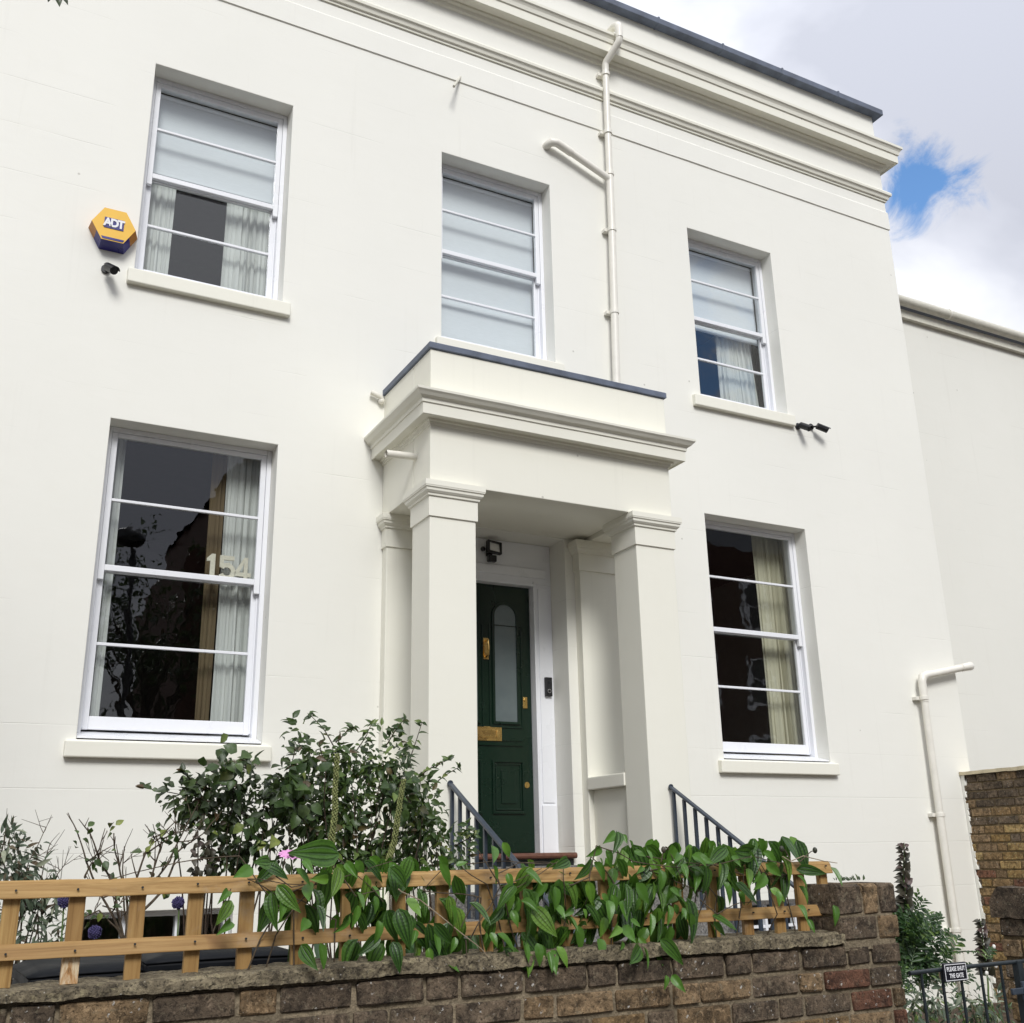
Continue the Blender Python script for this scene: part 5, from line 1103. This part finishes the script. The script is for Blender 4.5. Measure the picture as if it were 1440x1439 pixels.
for _ in range(46): items.append((Vector((1.205, -2.5, 1.70))+Vector((rp.gauss(0, .035), rp.gauss(0, .03), rp.gauss(0, .06))), orient(rdir(1)+Vector((0, 0, -.8)), (0, -1, .3), 0), rp.uniform(.035, .055)))
leaves(rose, items, dry, 46)

def globe(name, label, p, r, mat, stem_mat, n=110, foot=.2, group='globe flowers behind the trellis'):
    t = thing(name, label, 'flower', (p[0], p[1], foot), group); c = Vector(p)
    MB().tube(wiggle([(p[0]+.03, p[1]+.02, foot), p], .01), .0035, 6).build('stem', stem_mat, t, smooth=True)
    m = MB(); m.ball(c, r*.5, 8, 6)
    for k in range(n):
        z = 1-2*(k+.5)/n; a = k*2.39996; d = Vector((math.sqrt(1-z*z)*math.cos(a), math.sqrt(1-z*z)*math.sin(a), z)); u = d.orthogonal().normalized(); w = d.cross(u)
        e = c+d*r*rp.uniform(.86, 1.06); s = r*.16; i = len(m.v)
        m.v += [tuple(c+d*r*.45), tuple(e+u*s), tuple(e-u*s*.5+w*s*.87), tuple(e-u*s*.5-w*s*.87), tuple(e+d*s*.4)]
        m.f += [(i, i+1, i+2), (i, i+2, i+3), (i, i+3, i+1), (i+1, i+4, i+2), (i+2, i+4, i+3), (i+3, i+4, i+1)]
    m.build('flower_head', mat, t)
globe('globe_flower', 'purple globe flower between the first two slats, just under the trellis top rail', (.512, -3.2, 1.525), .026, 'allium', 'green_stem')
globe('globe_flower', 'purple globe flower low in front of the basement window frame', (.640, -3.2, 1.405), .027, 'allium', 'green_stem')
globe('globe_flower', 'purple globe flower half hidden by a slat below the top rail', (.957, -3.2, 1.505), .026, 'allium', 'green_stem')
globe('dried_flower', 'dried brown round seed head beside the larger bin', (1.31, -3.4, 1.29), .032, 'dry_head', 'pale_twig', 90)
FX = (1.008, -4.62, 1.668)
pf = thing('pink_flower', 'single pink daisy-like flower above the trellis top rail', 'flower', (FX[0], FX[1], .2))
MB().tube(wiggle([(FX[0]+.04, -4.5, .2), (FX[0]+.02, -4.58, 1.3), (FX[0], FX[1], FX[2]-.004)], .008), .0025, 6).build('stem', 'green_stem', pf, smooth=True)
PM = leaf_mesh('petal', 5, .62, .3, .6, 1.0, 1)
for k in range(13):
    a = 2*math.pi*k/13+.2; d = Vector((math.cos(a), math.sin(a)*.8-.1, .45+.35*math.sin(a)))
    put_mesh('petal', PM, 'petal', pf, FX, orient(d, (0, -.5, 1), 0), (.050,)*3)
MB().ball((FX[0], FX[1]-.004, FX[2]+.008), .010, 10, 6, (1, 1, .8)).build('flower_centre', 'dark_leaf', pf, smooth=True)
for P, lb in zip(SEEDS, ('tall thin green seed spike left of the tall shrub shoots, standing nearer the window', 'tall thin green seed spike with a kinked lower part, nearer the porch column')):
    t = thing('seed_spike', lb, 'plant', (P[0][0], -3.7, .2), 'green seed spikes above the trellis'); Q = wiggle([(P[0][0], -3.7, .2)]+P, .012, 8)
    MB().tube(Q, .004, 6).build('stem', 'green_stem', t, smooth=True)
    m = MB(); top = Q[8:]
    for i in range(300):
        f = i/300*(len(top)-1.01); a = top[int(f)].lerp(top[int(f)+1], f % 1); an = i*2.4; rr = .0125*(1-.35*i/300)*rp.uniform(.8, 1.1)
        m.ball(a+Vector((math.cos(an)*rr, math.sin(an)*rr, 0)), rp.uniform(.0036, .0056), 5, 4, (1, 1, 1.2))
    m.build('seed_head', 'seed', t, kind='stuff')

# bear's-breech-like plants behind the gate
def spike_plant(name, label, P, blobs, nl, ls, whorls):
    t = thing(name, label, 'plant', (P[0][0], P[0][1], .2), 'flower spikes behind the gate'); Q = wiggle([(P[0][0], P[0][1], .2)]+P, .012, 8)
    MB().tube(Q, .009, 8, r2=.004).build('stem', 'green_stem', t, smooth=True)
    top = Q[len(Q)-9:]; BM = [leaf_mesh('bract', 3, .80, .7, .9, 1.5, 1), leaf_mesh('bract', 3, .72, .7, 1.3, 1.5, 1)]; items = []
    for w in range(whorls):
        f = w/whorls*(len(top)-1.01); a = top[int(f)].lerp(top[int(f)+1], f % 1); k = 1-.45*w/whorls
        for i in range(4):
            an = w*1.1+i*1.571; d = Vector((math.cos(an), math.sin(an)*.6, .42))
            items.append((a+Vector((math.cos(an), math.sin(an), 0))*.006, orient(d, (rp.uniform(-.3, .3), -1, .5), rp.uniform(-.5, .5)), .080*k*rp.uniform(.8, 1.2)))
    lf = []
    if blobs:
        FM = [pinnate_mesh('lush_leaf', 5, w) for w in (.42, .5, .36, .6, .46)]
        for (x, y, z, rx, rz) in blobs:
            for _ in range(nl):
                q = rdir(.55); p = Vector((x+q.x*rx, y+q.y*rx*.9, z+q.z*rz)); d = (p-Vector((P[0][0], P[0][1], z-.35)))*1.2+rdir(.22)
                lf.append((p-d.normalized()*ls*.4, orient(d, (rp.uniform(-.7, .5), -.8, .9), rp.uniform(-.5, .5)), ls*rp.uniform(.6, 1.25)))
        leaves(t, lf, FM, 150)
    for p, q, s in items:
        o = put_mesh('bract', rp.choice(BM), 'bract', t, p, q, (s,)*3)
    return t
spike_plant('flower_spike', 'tall dark flower spike with lush divided leaves beside the wall end pier', SPIKE1[0], [(x-.02, y, z, rx*.72, rz) for x, y, z, rx, rz in BLOB_RIGHT[:5]], 44, .13, 20)
t2 = spike_plant('flower_spike', 'shorter dark flower spike with a few white flowers in front of the boundary wall', SPIKE2[0], [], 0, .1, 16)
for z, dx in ((1.02, .06), (.86, -.05), (.74, .04), (.90, .05)):
    MB().ball((SPIKE2[0][1][0]+dx, -2.64, z), .013, 8, 6, (1, .8, 1.2)).build('white_flower', 'white_petal', t2, smooth=True)
shrub('low_plants', 'low silvery grey-green plants spreading behind the gate bars', (5.75, -3.3, .2), BLOB_LOW, [], 'grey_leaf', .062, 100, .26, 10, None, 1.2, .1, None, 'green_stem')
tf = [leaf_mesh('lush_leaf', 5, .3, .4, .8, 1.4, 1), leaf_mesh('lush_leaf', 5, .22, .4, 1.1, 1.4, 1)]
tu = thing('leafy_clump', 'clump of long pointed green leaves behind the trellis bottom, right of the bins', 'plant', (1.62, -3.9, .2)); items = []
for _ in range(110):
    p = Vector((rp.uniform(1.35, 2.3), rp.uniform(-4.15, -3.4), rp.uniform(.9, 1.30))); items.append((p, orient((rp.gauss(0, .4), rp.gauss(0, .4), 1), (rp.uniform(-.5, .5), -1, .4), 0), rp.uniform(.10, .2)))
leaves(tu, items, tf, 110)
gc = []
for _ in range(1500):
    p = Vector((rp.uniform(3.0, 9.4), rp.uniform(-4.3, -.3), .2+rp.random()*.12)); gc.append((p, orient((rp.gauss(0, .7), rp.gauss(0, .7), .8), (0, -1, .5), 0), rp.uniform(.05, .12)))
gm = [leaf_mesh('green_leaf', 3, .4, .4, .8, 1.3, 1)]
vs, fs = [], []
V0, F0 = [v.co.copy() for v in gm[0].vertices], [tuple(p.vertices) for p in gm[0].polygons]
for p, q, s in gc:
    if 3.3 < p.x < 5.1 and p.y < -3.5 or (2.9 < p.x < 5.4 and p.y > -3.5): continue
    n = len(vs); m_ = q.to_matrix()*s; vs += [tuple(m_ @ v+p) for v in V0]; fs += [tuple(i+n for i in f) for f in F0]
o = MB().add(vs, fs).build('ground_cover', 'green_leaf', None); o['kind'] = 'stuff'
mo = thing('moss_tuft', 'tiny dry plant growing on top of the wall end pier', 'plant', (3.24, -4.66, 1.545)); items = []
for _ in range(26): items.append((Vector((3.235+rp.gauss(0, .022), -4.70+rp.gauss(0, .03), 1.545)), orient((rp.gauss(0, .7), rp.gauss(0, .5), 1), (0, -1, .3), 0), rp.uniform(.015, .035)))
leaves(mo, items, [leaf_mesh('dark_leaf', 3, .4, .4, 1, 1.3, 1)], 26)

# tree left of the view, one branch tip reaching into it
def tree(name, label, x, y, h, cr, mat, n, trunk_r, group=None, clear=None):
    t = thing(name, label, 'tree', (x, y, 0), group); c = Vector((x, y, h-cr))
    MB().tube(wiggle([(x, y, -.05), (x+.1, y, h*.35), (x, y, h*.72)], .12, 5), trunk_r, 12, r2=trunk_r*.35).build('trunk', 'bark', t, smooth=True)
    ends = []
    for k in range(14):
        a = k*2.4; e = c+Vector((math.cos(a)*cr*.7, math.sin(a)*cr*.7, rp.uniform(-.5, .8)*cr)); b = Vector((x, y, h*rp.uniform(.34, .66)))
        MB().tube(wiggle([b, b.lerp(e, .55)+Vector((0, 0, .15)), e], .12, 4), trunk_r*.32, 7, r2=.012).build('limb', 'bark', t, smooth=True); ends.append(e)
    LF = leaf_mesh(mat, 2, .6, .4, .4, 1.3, 1); V, F = [v.co.copy() for v in LF.vertices], [tuple(p.vertices) for p in LF.polygons]; vs, fs = [], []
    cl_ = [c+Vector((rp.gauss(0, .48)*cr, rp.gauss(0, .48)*cr, rp.gauss(0, .46)*cr)) for _ in range(int(n/26))]+ends
    for _ in range(n):
        p = rp.choice(cl_)+rdir(cr*.09)
        if clear and clear(p): continue
        q = orient(rdir(1)+Vector((0, 0, -.5)), (rp.uniform(-1, 1), rp.uniform(-1, 1), 1), 0); m_ = q.to_matrix()*rp.uniform(.10, .19); k = len(vs)
        vs += [tuple(m_ @ v+p) for v in V]; fs += [tuple(i+k for i in f) for f in F]
    o = MB().add(vs, fs).build('crown', mat, t, kind='stuff'); return t
lt_ = tree('garden_tree', 'dark leafy tree with one branch tip hanging high in front of the house', -2.9, -4.6, 7.4, 1.9, 'dark_leaf', 3600, .16, None, lambda p: p.x > -.75 or p.y < -6.4)
br = MB().tube(wiggle([(-2.8, -4.6, 4.9), (-1.5, -4.8, 4.7), (-.45, -4.97, 4.50), (.005, -5.0, 4.285)], .02, 5), .022, 7, r2=.004).build('branch', 'bark', lt_, smooth=True)
TM = [leaf_mesh('dark_leaf', 5, .55, .5, .5, 1.4, 1)]
for p, d, s in (((.0, -5, 4.285), (-.15, -.1, -1), .055), ((.01, -5, 4.28), (.35, -.2, -1), .06), ((.02, -5, 4.28), (.75, -.2, -.8), .05), ((-.02, -5, 4.29), (-.7, -.2, -.9), .06), ((-.05, -5, 4.31), (-.5, -.3, -1), .06), ((.0, -5, 4.30), (.5, -.2, -.2), .05), ((-.1, -5, 4.34), (.1, -.3, -1), .05)):
    put_mesh('leaf', TM[0], 'dark_leaf', lt_, p, orient(d, (0, -1, .3), 0), (s,)*3)

# ------------------------------------------------------------------ across the street (seen only as reflections in the panes)
tree('street_tree', 'tree across the street, reflected in the ground floor window', 3.9, -16.4, 8.3, 1.75, 'dark_leaf', 3000, .18)
la = thing('street_lamp', 'dark street lamp with curved head across the street', 'lamp', (3.02, -12.9, 0))
MB().tube([(3.05, -12.9, -.1), (2.98, -12.9, 4.3), (2.86, -12.9, 7.4)], .075, 12, r2=.05).tube([(2.86, -12.9, 7.35), (2.86, -12.9, 7.75), (2.84, -12.85, 7.95), (2.76, -12.8, 8.0)], .045, 10).build('pole', 'black_plastic', la, smooth=True)
MB().ball((2.74, -12.72, 7.84), .33, 14, 8, (1, 1, .62)).build('lamp_head', 'black_plastic', la, smooth=True)
bh = thing('brick_house', 'tall red brick house across the street', 'house', (18, -26, 0))
m = MB(); m.box(7.0, 33.5, -34, -24, -.2, 13.6); m.box(6.1, 6.999, -33, -24.6, -.2, 11.2); m.build('wall', 'red_brick_far', bh)
m = MB(); m.add([(6.9, -24.1, 13.6), (33.6, -24.1, 13.6), (33.6, -29, 17.0), (9.5, -29, 17.0), (6.9, -34, 13.6), (33.6, -34, 13.6)], [(0, 1, 2, 3), (0, 3, 4), (3, 2, 5, 4)]); m.build('roof', 'slate', bh)
MB().box(8.2, 9.4, -27.2, -26.2, 13.6, 17.6).build('chimney', 'red_brick_far', bh)
wmesh = None
for k in range(9):
    for fl_ in range(4):
        x, z = 8.6+k*2.75, .9+fl_*3.1
        if wmesh is None:
            m = MB(); ring(m, [(x, z), (x+1.1, z), (x+1.1, z+2), (x, z+2)], [(x+.1, z+.1), (x+1, z+.1), (x+1, z+1.9), (x+.1, z+1.9)], -23.9, -24.0); m.box(x+.1, x+1, -23.96, -23.92, z+.97, z+1.03); o = m.build('window', 'white_gloss', bh, origin=(x, -23.95, z)); wmesh = o.data
            p_ = MB().box(x+.1, x+1, -23.985, -23.975, z+.1, z+1.9).build('pane', 'dark_window', o, origin=(x, -23.95, z)); pm = p_.data
        else:
            o = put_mesh('window', wmesh, 'white_gloss', bh, (x, -23.95, z)); put_mesh('pane', pm, 'dark_window', o, (x, -23.95, z))
bh2 = thing('brick_house', 'lower red brick house across the street', 'house', (-14, -30, 0))
MB().box(-30, -9, -36, -27, -.2, 7.5).build('wall', 'red_brick_far', bh2)
MB().add([(-30.2, -26.8, 7.5), (-8.8, -26.8, 7.5), (-8.8, -31.5, 10.6), (-30.2, -31.5, 10.6), (-30.2, -36.2, 7.5), (-8.8, -36.2, 7.5)], [(0, 1, 2, 3), (3, 2, 5, 4)]).build('roof', 'slate', bh2)
